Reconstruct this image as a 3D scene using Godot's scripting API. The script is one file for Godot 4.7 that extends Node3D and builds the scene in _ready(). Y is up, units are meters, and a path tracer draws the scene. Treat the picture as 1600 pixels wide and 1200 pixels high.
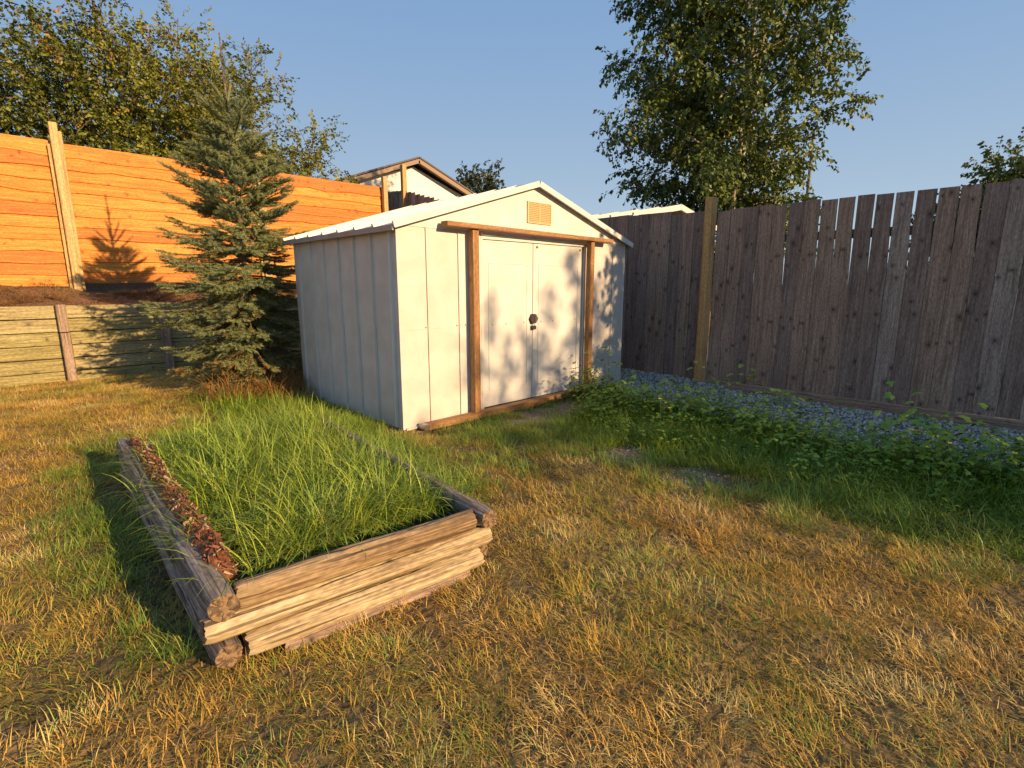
extends Node3D
# Back yard at golden hour: metal garden shed, spruce, two fences, log-edged bed, dry lawn.
# World axes follow the yard: X runs along the shed front, -Z runs back along its side; the origin is the shed's near bottom corner.

const SUN_AZ := 10.0
const SUN_EL := 18.0
const FX := 4.15          # plane of the weathered fence
const RZ := -5.1          # face of the retaining wall
const OZ := -6.3          # plane of the orange fence
var CAM := Vector3(-2.287, 1.2, 3.667)
var M := {}
var taken := {}
var rng := RandomNumberGenerator.new()
var bumps := FastNoiseLite.new()
var patch := FastNoiseLite.new()
var fine := FastNoiseLite.new()

func _ready() -> void:
	rng.seed = 4711
	set_camera_and_light()
	bumps.seed = 5; bumps.frequency = 0.9
	patch.seed = 9; patch.frequency = 0.55; patch.fractal_octaves = 3
	fine.seed = 21; fine.frequency = 3.2
	make_materials()
	make_ground()
	make_retaining_wall()
	make_orange_fence()
	make_weathered_fence()
	make_shed()
	make_far_buildings()
	make_bed()
	make_spruce(Vector3(-0.33, 0.0, -2.62))
	make_trees()
	make_shade_trees()
	make_gravel()
	make_grass()
	make_weeds()

func set_camera_and_light() -> void:
	var cam := Camera3D.new()
	cam.name = "camera"
	cam.position = CAM
	cam.rotation_degrees = Vector3(-10.8, -44.0, 0.0)
	cam.fov = 72.72
	cam.near = 0.05
	cam.far = 900.0
	add_child(cam)
	cam.current = true
	var env := Environment.new()
	env.background_mode = Environment.BG_SKY
	var sm := ProceduralSkyMaterial.new()
	sm.sky_top_color = Color(0.36, 0.50, 0.67)
	sm.sky_horizon_color = Color(0.64, 0.70, 0.73)
	sm.sky_curve = 0.2
	sm.ground_bottom_color = Color(0.30, 0.26, 0.20)
	sm.ground_horizon_color = Color(0.55, 0.53, 0.50)
	sm.sun_angle_max = 1.0
	var sky := Sky.new()
	sky.sky_material = sm
	env.sky = sky
	env.tonemap_mode = Environment.TONE_MAPPER_LINEAR
	env.tonemap_exposure = 1.5
	env.sdfgi_enabled = true
	env.ssao_enabled = true
	env.ssil_enabled = true
	var we := WorldEnvironment.new()
	we.name = "world_environment"
	we.environment = env
	add_child(we)
	var sun := DirectionalLight3D.new()
	sun.name = "sun"
	sun.rotation_degrees = Vector3(-SUN_EL, SUN_AZ, 0.0)
	sun.light_color = Color(1.0, 0.85, 0.66)
	sun.light_energy = 1.6
	sun.light_angular_distance = 0.5
	sun.shadow_enabled = true
	add_child(sun)

# ---------------------------------------------------------------- helpers
func numbered(called: String, p: Node) -> String:
	var key := str(p.get_instance_id()) + called
	if not taken.has(key):
		taken[key] = 0
		return called
	taken[key] += 1
	return "%s_%03d" % [called, taken[key]]

func tag(o: Node, label: String, category: String, group := "", kind := "") -> void:
	o.set_meta("label", label)
	o.set_meta("category", category)
	if group != "":
		o.set_meta("group", group)
	if kind != "":
		o.set_meta("kind", kind)

func thing(called: String, at: Vector3, label: String, category: String, group := "", turn := 0.0) -> Node3D:
	var o := Node3D.new()
	o.name = numbered(called, self)
	add_child(o)
	o.position = at
	o.rotation.y = turn
	tag(o, label, category, group)
	return o

func part(p: Node, called: String, mesh: Mesh, mat: Material, xf := Transform3D.IDENTITY) -> MeshInstance3D:
	var o := MeshInstance3D.new()
	o.name = numbered(called, p)
	o.mesh = mesh
	o.material_override = mat
	p.add_child(o)
	o.transform = xf
	return o

func box(p: Node, called: String, lo: Vector3, hi: Vector3, mat: Material) -> MeshInstance3D:
	var b := BoxMesh.new()
	b.size = hi - lo
	return part(p, called, b, mat, Transform3D(Basis.IDENTITY, (lo + hi) * 0.5))

func copies(p: Node, called: String, mesh: Mesh, mat: Material, xf: Array, cols: Array) -> MultiMeshInstance3D:
	var m := MultiMesh.new()
	m.transform_format = MultiMesh.TRANSFORM_3D
	m.use_colors = true
	m.mesh = mesh
	m.instance_count = xf.size()
	for i in xf.size():
		m.set_instance_transform(i, xf[i])
		m.set_instance_color(i, cols[i])
	var o := MultiMeshInstance3D.new()
	o.name = numbered(called, p)
	o.multimesh = m
	o.material_override = mat
	p.add_child(o)
	return o

# Many small copies joined into one mesh, each tinted by vertex colour.
func joined(p: Node, called: String, shapes: Array, mat: Material, xf: Array, cols: Array) -> MeshInstance3D:
	var vs := PackedVector3Array(); var ns := PackedVector3Array(); var cs := PackedColorArray()
	for v in shapes.size():
		var arr: Array = (shapes[v] as Mesh).surface_get_arrays(0)
		var pos: PackedVector3Array = arr[Mesh.ARRAY_VERTEX]
		var nor: PackedVector3Array = arr[Mesh.ARRAY_NORMAL]
		for i in xf[v].size():
			var t: Transform3D = xf[v][i]
			vs.append_array(t * pos)
			ns.append_array(Transform3D(t.basis.orthonormalized(), Vector3.ZERO) * nor)
			var c := PackedColorArray(); c.resize(pos.size()); c.fill(cols[v][i])
			cs.append_array(c)
	var a := []; a.resize(Mesh.ARRAY_MAX)
	a[Mesh.ARRAY_VERTEX] = vs; a[Mesh.ARRAY_NORMAL] = ns; a[Mesh.ARRAY_COLOR] = cs
	var m := ArrayMesh.new()
	m.add_surface_from_arrays(Mesh.PRIMITIVE_TRIANGLES, a)
	var o := part(p, called, m, mat)
	o.set_meta("kind", "stuff")
	return o

func face(st: SurfaceTool, a: Vector3, b: Vector3, c: Vector3, ua: Vector2, ub: Vector2, uc: Vector2, out: Vector3) -> void:
	if (b - a).cross(c - a).dot(out) > 0.0:
		st.set_uv(ua); st.add_vertex(a)
		st.set_uv(uc); st.add_vertex(c)
		st.set_uv(ub); st.add_vertex(b)
	else:
		st.set_uv(ua); st.add_vertex(a)
		st.set_uv(ub); st.add_vertex(b)
		st.set_uv(uc); st.add_vertex(c)

# A bar along +X with the given (y, z) outline; jog(t, k, point) may move outline points along the way.
func sweep(outline: Array, length: float, n: int, uvo: Vector2, smooth := false, jog = null, st_in: SurfaceTool = null, xf := Transform3D.IDENTITY) -> Mesh:
	var st := st_in if st_in else SurfaceTool.new()
	if not st_in:
		st.begin(Mesh.PRIMITIVE_TRIANGLES)
	var m := outline.size()
	var rings := []
	var mid := []
	for s in n + 1:
		var t := float(s) / n
		var ring := []
		var c := Vector3.ZERO
		for k in m:
			var q: Vector2 = outline[k]
			var p := Vector3(t * length, q.x, q.y)
			if jog != null:
				p += jog.call(t, k, q)
			ring.append(xf * p)
			c += xf * p
		rings.append(ring)
		mid.append(c / m)
	var along := [0.0]
	for k in m:
		var q0: Vector2 = outline[k]
		var q1: Vector2 = outline[(k + 1) % m]
		along.append(along[k] + q0.distance_to(q1))
	st.set_smooth_group(0 if smooth else -1)
	for s in n:
		for k in m:
			var k1 := (k + 1) % m
			var a: Vector3 = rings[s][k]; var b: Vector3 = rings[s][k1]
			var c: Vector3 = rings[s + 1][k1]; var d: Vector3 = rings[s + 1][k]
			var u0 := uvo.x + length * s / n / 2.0; var u1 := uvo.x + length * (s + 1) / n / 2.0
			var v0: float = uvo.y + along[k] / 1.0; var v1: float = uvo.y + along[k + 1] / 1.0
			var out: Vector3 = (a + b + c + d) * 0.25 - (mid[s] + mid[s + 1]) * 0.5
			face(st, a, b, c, Vector2(u0, v0), Vector2(u0, v1), Vector2(u1, v1), out)
			face(st, a, c, d, Vector2(u0, v0), Vector2(u1, v1), Vector2(u1, v0), out)
	st.set_smooth_group(-1)
	for e in [0, n]:
		var out2: Vector3 = mid[e] - mid[n - e] if n > 0 else Vector3.RIGHT
		for k in m:
			var a2: Vector3 = rings[e][k]; var b2: Vector3 = rings[e][(k + 1) % m]
			var qa: Vector2 = outline[k]; var qb: Vector2 = outline[(k + 1) % m]
			face(st, mid[e], a2, b2, Vector2(0.5, 0.5) + uvo, Vector2(0.5, 0.5) + uvo + qa * 0.5, Vector2(0.5, 0.5) + uvo + qb * 0.5, out2)
	if st_in:
		return null
	st.generate_normals()
	return st.commit()

func plank_outline(h: float, t: float, c := 0.004) -> Array:
	var y := h * 0.5; var z := t * 0.5
	return [Vector2(-y, -z + c), Vector2(-y + c, -z), Vector2(y - c, -z), Vector2(y, -z + c), Vector2(y, z - c), Vector2(y - c, z), Vector2(-y + c, z), Vector2(-y, z - c)]

func window() -> Vector2:
	return Vector2(rng.randf(), rng.randf() * 0.6)

# A straight squared timber between two points, its outline turned by roll; h is measured across 'up'.
func timber(p: Node, called: String, a: Vector3, b: Vector3, h: float, t: float, mat: Material, up := Vector3.UP, c := 0.004) -> MeshInstance3D:
	var x := (b - a).normalized()
	var z := x.cross(up).normalized()
	var y := z.cross(x)
	return part(p, called, sweep(plank_outline(h, t, c), a.distance_to(b), 3, window()), mat, Transform3D(Basis(x, y, z), a))

func tube(st: SurfaceTool, pts: Array, rad: Array, sides := 7) -> void:
	st.set_smooth_group(0)
	var rings := []
	for i in pts.size():
		var d: Vector3 = (pts[mini(i + 1, pts.size() - 1)] - pts[maxi(i - 1, 0)])
		d = d.normalized() if d.length() > 1e-5 else Vector3.UP
		var s := d.cross(Vector3(0.31, 0.1, 0.95)).normalized()
		var q := s.cross(d)
		var ring := []
		for k in sides:
			var a := TAU * k / sides
			ring.append(pts[i] + (s * cos(a) + q * sin(a)) * rad[i])
		rings.append(ring)
	for i in pts.size() - 1:
		for k in sides:
			var k1 := (k + 1) % sides
			var a: Vector3 = rings[i][k]; var b: Vector3 = rings[i][k1]; var c: Vector3 = rings[i + 1][k1]; var e: Vector3 = rings[i + 1][k]
			var out: Vector3 = (a + b + c + e) * 0.25 - (pts[i] + pts[i + 1]) * 0.5
			face(st, a, b, c, Vector2(i, k) * 0.1, Vector2(i, k + 1) * 0.1, Vector2(i + 1, k + 1) * 0.1, out)
			face(st, a, c, e, Vector2(i, k) * 0.1, Vector2(i + 1, k + 1) * 0.1, Vector2(i + 1, k) * 0.1, out)

# ---------------------------------------------------------------- materials
# Wood grain: u runs along the grain (2 m, seamless), v across (1 m). Colours are linear.
func wood(w: int, h: int, base: Color, dark: Color, pale: Color, knots: int, sd: int, streak := 1.0, checks := 0.0) -> Array:
	var n1 := FastNoiseLite.new(); n1.seed = sd; n1.frequency = 1.0; n1.fractal_octaves = 2
	var n2 := FastNoiseLite.new(); n2.seed = sd + 7; n2.frequency = 1.0; n2.fractal_octaves = 2
	var r := RandomNumberGenerator.new(); r.seed = sd
	var val := PackedFloat32Array(); val.resize(w * h)
	var kd := PackedFloat32Array(); kd.resize(w * h)
	var warp := PackedFloat32Array(); warp.resize(w * h)
	for k in knots:
		var cx := r.randi_range(0, w - 1); var cy := r.randi_range(8, h - 9)
		var rx := r.randf_range(0.004, 0.011) * w; var ry := r.randf_range(0.006, 0.016) * h
		for dy in range(-int(ry * 8), int(ry * 8) + 1):
			var y := cy + dy
			if y < 0 or y >= h: continue
			for dx in range(-int(rx * 9), int(rx * 9) + 1):
				var x := posmod(cx + dx, w)
				var e := sqrt(pow(dx / rx, 2) + pow(dy / ry, 2))
				kd[y * w + x] = maxf(kd[y * w + x], clampf(1.35 - e, 0.0, 1.0) + 0.35 * exp(-pow(e - 1.6, 2) * 1.5))
				warp[y * w + x] += signf(dy + 0.01) * exp(-e * 0.7) * 0.022
	var bytes := PackedByteArray(); bytes.resize(w * h * 3)
	var hb := PackedByteArray(); hb.resize(w * h)
	for y in h:
		for x in w:
			var i := y * w + x
			var a := TAU * x / w
			var v := float(y) / h + warp[i]
			var g := n1.get_noise_3d(cos(a) * 0.3, sin(a) * 0.3, v * 24.0)
			var f := n2.get_noise_3d(cos(a) * 0.9, sin(a) * 0.9, v * 120.0)
			var t := clampf(0.5 + (g * 0.7 + f * 0.95) * streak, 0.0, 1.0)
			var c := dark.lerp(base, smoothstep(0.0, 0.5, t)).lerp(pale, smoothstep(0.55, 1.0, t))
			var sp := n2.get_noise_3d(cos(a) * 7.0 + 40.0, sin(a) * 7.0, v * 60.0)
			c = c * (1.0 + sp * 0.4)
			var hh := 0.6 + f * 0.35 + sp * 0.2
			if checks > 0.0:
				var ck := smoothstep(0.62, 0.75, n1.get_noise_3d(cos(a) * 0.4 + 9.0, sin(a) * 0.4, v * 34.0) * 1.6) * checks
				c = c.lerp(dark * 0.35, ck); hh -= ck * 0.5
			c = c.lerp(dark * 0.45, clampf(kd[i], 0.0, 1.0))
			hh -= kd[i] * 0.2
			c = c.linear_to_srgb()
			bytes[i * 3] = int(clampf(c.r, 0, 1) * 255); bytes[i * 3 + 1] = int(clampf(c.g, 0, 1) * 255); bytes[i * 3 + 2] = int(clampf(c.b, 0, 1) * 255)
			hb[i] = int(clampf(hh, 0, 1) * 255)
	var tex := ImageTexture.create_from_image(Image.create_from_data(w, h, false, Image.FORMAT_RGB8, bytes))
	var hgt := ImageTexture.create_from_image(Image.create_from_data(w, h, false, Image.FORMAT_L8, hb))
	return [tex, hgt]

func wood_material(t: Array, rough := 0.8, relief := 0.15, tint := Color.WHITE) -> StandardMaterial3D:
	var m := StandardMaterial3D.new()
	m.albedo_texture = t[0]
	m.albedo_color = tint
	m.roughness = rough
	m.heightmap_enabled = true
	m.heightmap_texture = t[1]
	m.heightmap_scale = relief
	return m

func lin(r: float, g: float, b: float) -> Color:
	return Color(r, g, b).linear_to_srgb()

func plain(c: Color, rough := 0.7, metal := 0.0) -> StandardMaterial3D:
	var m := StandardMaterial3D.new()
	m.albedo_color = c
	m.roughness = rough
	m.metallic = metal
	return m

# Mottled coat: a noise texture laid on by world position.
func mottled(lo: Color, hi: Color, freq: float, scale: float, rough: float, sd: int, relief := 0.0) -> StandardMaterial3D:
	var m := StandardMaterial3D.new()
	var n := FastNoiseLite.new(); n.seed = sd; n.frequency = freq; n.fractal_octaves = 5
	var g := Gradient.new()
	g.set_color(0, lo.linear_to_srgb()); g.set_color(1, hi.linear_to_srgb())
	g.set_offset(0, 0.25); g.set_offset(1, 0.75)
	var t := NoiseTexture2D.new(); t.width = 512; t.height = 512; t.seamless = true; t.noise = n; t.color_ramp = g
	m.albedo_texture = t
	m.uv1_triplanar = true; m.uv1_world_triplanar = true
	m.uv1_scale = Vector3.ONE * scale
	m.roughness = rough
	if relief > 0.0:
		var t2 := NoiseTexture2D.new(); t2.width = 512; t2.height = 512; t2.seamless = true; t2.noise = n
		m.heightmap_enabled = true; m.heightmap_texture = t2; m.heightmap_scale = relief
	return m

func tinted(rough := 0.6, back := Color.BLACK) -> StandardMaterial3D:
	var m := StandardMaterial3D.new()
	m.vertex_color_use_as_albedo = true
	m.roughness = rough
	m.cull_mode = BaseMaterial3D.CULL_DISABLED
	if back != Color.BLACK:
		m.backlight_enabled = true
		m.backlight = back
	return m

func make_materials() -> void:
	var grey := wood(1024, 512, Color(0.30, 0.222, 0.168), Color(0.165, 0.114, 0.085), Color(0.41, 0.32, 0.255), 30, 3, 0.6, 0.22)
	M.grey0 = wood_material(grey, 0.85, 0.2)
	M.grey1 = wood_material(grey, 0.85, 0.2, Color(0.88, 0.85, 0.84))
	M.grey2 = wood_material(grey, 0.85, 0.2, Color(1.0, 0.95, 0.9))
	var cedar := wood(1024, 512, Color(0.62, 0.235, 0.022), Color(0.49, 0.155, 0.012), Color(0.70, 0.33, 0.055), 26, 11, 0.8)
	M.cedar0 = wood_material(cedar, 0.7, 0.12)
	M.cedar1 = wood_material(cedar, 0.7, 0.12, Color(0.90, 0.82, 0.74))
	M.cedar2 = wood_material(cedar, 0.7, 0.12, Color(1.0, 0.93, 0.8))
	var treated := wood(1024, 512, Color(0.36, 0.29, 0.125), Color(0.20, 0.15, 0.06), Color(0.46, 0.40, 0.21), 18, 23, 0.7, 0.25)
	M.treated0 = wood_material(treated, 0.8, 0.15)
	M.treated1 = wood_material(treated, 0.8, 0.15, Color(0.92, 0.93, 0.85))
	var brown := wood(512, 512, Color(0.31, 0.15, 0.05), Color(0.19, 0.083, 0.026), Color(0.40, 0.215, 0.08), 5, 31, 0.6)
	M.brown = wood_material(brown, 0.65, 0.08)
	var fir := wood(512, 512, Color(0.52, 0.33, 0.12), Color(0.34, 0.19, 0.06), Color(0.62, 0.43, 0.19), 4, 37, 0.6)
	M.fir = wood_material(fir, 0.7, 0.1)
	M.post = wood_material(fir, 0.7, 0.1, Color(1.0, 0.94, 0.88))
	var oldpost := wood(512, 512, Color(0.30, 0.20, 0.13), Color(0.17, 0.11, 0.07), Color(0.40, 0.29, 0.20), 2, 41, 0.8, 0.4)
	M.oldpost = wood_material(oldpost, 0.85, 0.2)
	var log_t := wood(1024, 512, Color(0.42, 0.315, 0.165), Color(0.24, 0.165, 0.085), Color(0.52, 0.42, 0.25), 12, 47, 0.9, 0.8)
	M.log_pale = wood_material(log_t, 0.85, 0.35)
	M.log_worn = wood_material(log_t, 0.9, 0.4, Color(0.86, 0.81, 0.77))
	var log_g := wood(1024, 512, Color(0.22, 0.17, 0.125), Color(0.10, 0.073, 0.055), Color(0.33, 0.265, 0.20), 9, 53, 1.0, 0.8)
	M.log_grey = wood_material(log_g, 0.9, 0.4)
	var ew := 160
	var en := FastNoiseLite.new(); en.seed = 5; en.frequency = 0.03
	var eb := PackedByteArray(); eb.resize(ew * ew * 3)
	for y in ew:
		for x in ew:
			var d := Vector2(x - 76.0, y - 84.0)
			var ring := 0.5 + 0.5 * sin((d.length() + en.get_noise_2d(x, y) * 9.0) * 0.85)
			var ray := smoothstep(0.86, 0.97, sin(d.angle() * 5.0 + en.get_noise_2d(x * 0.7, y * 0.7 + 90.0) * 2.0)) * smoothstep(5.0, 30.0, d.length())
			var stain := smoothstep(-0.2, 0.35, en.get_noise_2d(x * 0.8 + 300.0, y * 0.8))
			var c := Color(0.21, 0.125, 0.06).lerp(Color(0.36, 0.245, 0.12), ring * 0.6).lerp(Color(0.07, 0.042, 0.025), stain * 0.75)
			c = c.lerp(Color(0.03, 0.02, 0.012), ray * 0.85).linear_to_srgb()
			eb[(y * ew + x) * 3] = int(c.r * 255); eb[(y * ew + x) * 3 + 1] = int(c.g * 255); eb[(y * ew + x) * 3 + 2] = int(c.b * 255)
	M.log_end = plain(Color.WHITE, 0.9)
	M.log_end.albedo_texture = ImageTexture.create_from_image(Image.create_from_data(ew, ew, false, Image.FORMAT_RGB8, eb))
	M.rot = mottled(Color(0.10, 0.03, 0.012), Color(0.36, 0.125, 0.035), 0.03, 2.2, 0.95, 61, 0.6)
	M.wall = mottled(Color(0.57, 0.51, 0.425), Color(0.635, 0.575, 0.485), 0.012, 0.5, 0.5, 71, 0.35)
	M.cream = mottled(Color(0.62, 0.59, 0.52), Color(0.69, 0.66, 0.59), 0.012, 0.5, 0.42, 72, 0.35)
	M.roofing = mottled(Color(0.25, 0.24, 0.225), Color(0.34, 0.32, 0.30), 0.01, 0.6, 0.4, 73)
	M.vent = plain(lin(0.66, 0.52, 0.25), 0.6)
	M.black = plain(lin(0.035, 0.025, 0.022), 0.5)
	M.steel = plain(lin(0.45, 0.44, 0.42), 0.35, 0.9)
	M.screw = plain(lin(0.25, 0.20, 0.15), 0.5, 0.5)
	M.stucco = mottled(Color(0.74, 0.71, 0.64), Color(0.80, 0.77, 0.70), 0.02, 0.5, 0.85, 74)
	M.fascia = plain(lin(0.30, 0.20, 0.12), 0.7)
	M.shingle = mottled(Color(0.10, 0.085, 0.075), Color(0.17, 0.15, 0.13), 0.05, 1.0, 0.9, 75)
	M.darkroof = plain(lin(0.10, 0.095, 0.10), 0.6)
	M.bark = mottled(Color(0.10, 0.07, 0.045), Color(0.26, 0.19, 0.13), 0.03, 1.5, 0.9, 76, 0.5)
	M.birch = mottled(Color(0.20, 0.14, 0.10), Color(0.52, 0.42, 0.33), 0.03, 1.0, 0.8, 77, 0.2)
	M.pole = plain(lin(0.16, 0.17, 0.18), 0.6)
	M.leaf = tinted(0.5, Color(0.45, 0.5, 0.2))
	M.needle = tinted(0.6, Color(0.4, 0.45, 0.2))
	M.blade = tinted(0.55, Color(0.42, 0.42, 0.15))
	M.straw = tinted(0.7, Color(0.3, 0.25, 0.1))
	M.stone = tinted(0.75)
	M.petal = plain(lin(0.85, 0.62, 0.02), 0.4)
	var soil := mottled(Color(0.45, 0.42, 0.40), Color(1.0, 1.0, 1.0), 0.03, 1.3, 0.95, 78, 1.2)
	soil.vertex_color_use_as_albedo = true
	M.soil = soil

# ---------------------------------------------------------------- ground
func ground_height(x: float, z: float) -> float:
	var h := bumps.get_noise_2d(x * 1.4, z * 1.4) * 0.022 + fine.get_noise_2d(x, z) * 0.008
	var far := smoothstep(6.0, 20.0, Vector2(x, z).length())
	h *= 1.0 - far
	h -= 0.02
	# shallow gravel trench against the fence
	h -= smoothstep(1.8, 2.3, x) * smoothstep(0.3, 1.4, z) * 0.085 * (1.0 - smoothstep(9.0, 12.0, z))
	# ground swells a little towards the back of the shed side
	h += smoothstep(0.2, -2.0, z) * smoothstep(0.6, -0.4, x) * 0.05 * smoothstep(-5.0, -2.5, z)
	if x < 4.2:
		if z < RZ - 0.03:
			h = 0.93 + smoothstep(RZ, OZ, z) * (0.24 - 0.1 * smoothstep(-1.7, -1.3, x)) + smoothstep(OZ - 0.1, -8.0, z) * 0.4 + bumps.get_noise_2d(x * 2.0, z * 3.0) * 0.045 * smoothstep(RZ, RZ - 0.35, z)
	else:
		h += smoothstep(-2.6, -6.6, z) * 1.2
	return h

func in_bed(x: float, z: float) -> bool:
	return z > -0.32 + (x + 1.85) * 0.22 and z < 2.03 + (x + 1.86) * 0.11 and x > -1.9 - (z + 0.3) * 0.028 and x < -0.70 - (z + 0.05) * 0.085

func bare(x: float, z: float) -> float:
	var b := 0.0
	for q in [[1.35, 0.42, 0.55, 0.25], [0.86, 1.62, 0.24, 0.16], [0.77, 2.2, 0.26, 0.17], [1.75, 0.3, 0.4, 0.12]]:
		var d := Vector2((x - q[0]) / q[2], (z - q[1]) / q[3]).length() + fine.get_noise_2d(x * 1.6, z * 1.6) * 0.5
		b = maxf(b, smoothstep(1.15, 0.75, d))
	return b

func gravel_edge(z: float) -> float:
	return 2.1 + 0.5 * smoothstep(1.3, 0.2, z) + bumps.get_noise_2d(z * 2.1, 3.0) * 0.2

# 0 = dry straw lawn, 1 = lush green
func lush(x: float, z: float) -> float:
	var w := patch.get_noise_2d(x, z) * 0.5
	var lim := lerpf(-0.45, 0.2, smoothstep(0.9, 2.0, z))
	var g := smoothstep(lim - 0.1, lim + 0.95, x + w * 0.9 + fine.get_noise_2d(x * 0.7, z * 0.7) * 0.3) * smoothstep(-0.4, 0.0, z)
	g = maxf(g, smoothstep(0.55, 0.2, absf(x + 0.6 + w * 0.3)) * smoothstep(2.0, 1.0, z + w) * smoothstep(-2.9, -1.6, z))
	g = maxf(g, 0.9 * smoothstep(0.26, 0.06, absf(x + 2.05 + w * 0.25)) * smoothstep(2.1, 1.0, z + w * 0.8) * smoothstep(-0.9, 0.1, z))
	g = maxf(g, smoothstep(-2.2, -1.8, x) * smoothstep(0.2, -0.2, x) * smoothstep(-1.7, -0.9, z + w) * smoothstep(0.3, -0.1, z))
	return clampf(g, 0.0, 1.0)

func make_ground() -> void:
	var xs := []; var zs := []
	for v in [-400.0, -250.0, -150.0, -90.0, -55.0, -35.0, -24.0, -17.0, -13.0, -11.0, -10.0]: xs.append(v)
	var x := -9.0
	while x < 4.12: xs.append(x); x += 0.07
	for v in [4.17, 4.24, 4.6, 5.2, 6.0, 7.0, 8.0, 10.0, 13.0, 17.0, 24.0, 35.0, 55.0, 90.0, 150.0, 250.0, 400.0]: xs.append(v)
	for v in [-400.0, -250.0, -150.0, -90.0, -55.0, -35.0, -24.0, -17.0, -13.0, -10.0, -8.6, -7.6]: zs.append(v)
	var z := -7.0
	while z < -5.18: zs.append(z); z += 0.09
	zs.append(-5.14)
	z = -5.12
	while z < 5.2: zs.append(z); z += 0.07
	for v in [5.5, 6.0, 7.0, 8.0, 10.0, 13.0, 17.0, 24.0, 35.0, 55.0, 90.0, 150.0, 250.0, 400.0]: zs.append(v)
	var st := SurfaceTool.new()
	st.begin(Mesh.PRIMITIVE_TRIANGLES)
	var thatch := Color(0.34, 0.215, 0.065); var earth := Color(0.18, 0.115, 0.045)
	var green := Color(0.06, 0.072, 0.02); var mulch := Color(0.27, 0.135, 0.055)
	var grit := Color(0.17, 0.175, 0.18); var dust := Color(0.26, 0.185, 0.135)
	for zz in zs:
		for xx in xs:
			var c := earth.lerp(thatch, smoothstep(-0.35, 0.35, fine.get_noise_2d(xx * 2.0, zz * 2.0) + patch.get_noise_2d(xx * 3.0, zz * 3.0) * 0.5))
			if zz < RZ - 0.03:
				c = mulch.lerp(earth, smoothstep(-0.1, 0.5, fine.get_noise_2d(xx * 1.5, zz * 2.5)) * 0.75) if xx < 4.2 else green
			else:
				c = c.lerp(green, lush(xx, zz) * 0.8)
				c = c.lerp(dust, bare(xx, zz))
				if xx > gravel_edge(zz) - 0.05 and zz > -1.5:
					c = grit
			st.set_color(c)
			st.set_uv(Vector2(xx, zz))
			st.add_vertex(Vector3(xx, ground_height(xx, zz), zz))
	var w := xs.size()
	for j in zs.size() - 1:
		for i in w - 1:
			var a := j * w + i
			for k in [a, a + 1, a + w + 1, a, a + w + 1, a + w]:
				st.add_index(k)
	st.generate_normals()
	var o := part(self, "ground", st.commit(), M.soil)
	o.set_meta("kind", "structure")

# ---------------------------------------------------------------- timber walls and fences
func wavy_board(length: float, h: float, t: float, wave: float, sd: int) -> Mesh:
	var n := FastNoiseLite.new(); n.seed = sd; n.frequency = 1.1
	var jog := func(tt: float, k: int, q: Vector2) -> Vector3:
		var e := n.get_noise_2d(tt * length, 0.0 if q.x < 0 else 40.0) * wave
		return Vector3(0, e if q.x < 0 else 0.0, n.get_noise_2d(tt * length * 0.6, 90.0) * 0.006)
	return sweep(plank_outline(h, t, 0.003), length, 14, window(), false, jog)

func make_retaining_wall() -> void:
	var t := thing("retaining_wall", Vector3(0, 0, RZ), "low retaining wall of pale yellow green planks and posts below the orange fence", "retaining wall")
	var posts := [-7.4, -6.27, -5.14, -4.02, -2.9, -1.765, -0.685, 0.45, 1.6, 2.75, 3.9]
	for i in posts.size() - 1:
		var x0: float = posts[i] ; var x1: float = posts[i + 1]
		for k in 6:
			var y := -0.06 + 0.168 * k + 0.08
			var m := wavy_board(x1 - x0 - 0.006, 0.157, 0.045, 0.006, 100 + i * 7 + k)
			part(t, "plank", m, M.treated0 if rng.randf() < 0.6 else M.treated1, Transform3D(Basis(Vector3.BACK, rng.randf_range(-0.003, 0.003)), Vector3(x0 + 0.003, y, rng.randf_range(-0.008, 0.004))))
	for i in posts.size():
		var xp: float = posts[i]
		var tilt := rng.randf_range(-0.012, 0.012)
		var zf := 0.075
		var lower := timber(t, "post", Vector3(xp + tilt, -0.3, zf), Vector3(xp, 0.60, zf), 0.1, 0.1, M.oldpost, Vector3.RIGHT, 0.008)
		var upper := timber(t, "post", Vector3(xp - 0.004, 0.612, zf - 0.006), Vector3(xp - 0.006 - tilt, 0.945 + rng.randf_range(-0.01, 0.01), zf - 0.012), 0.1, 0.1, M.oldpost, Vector3.RIGHT, 0.008)
		lower.rotation.z += 0.0; upper.rotation.z += 0.0

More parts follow.
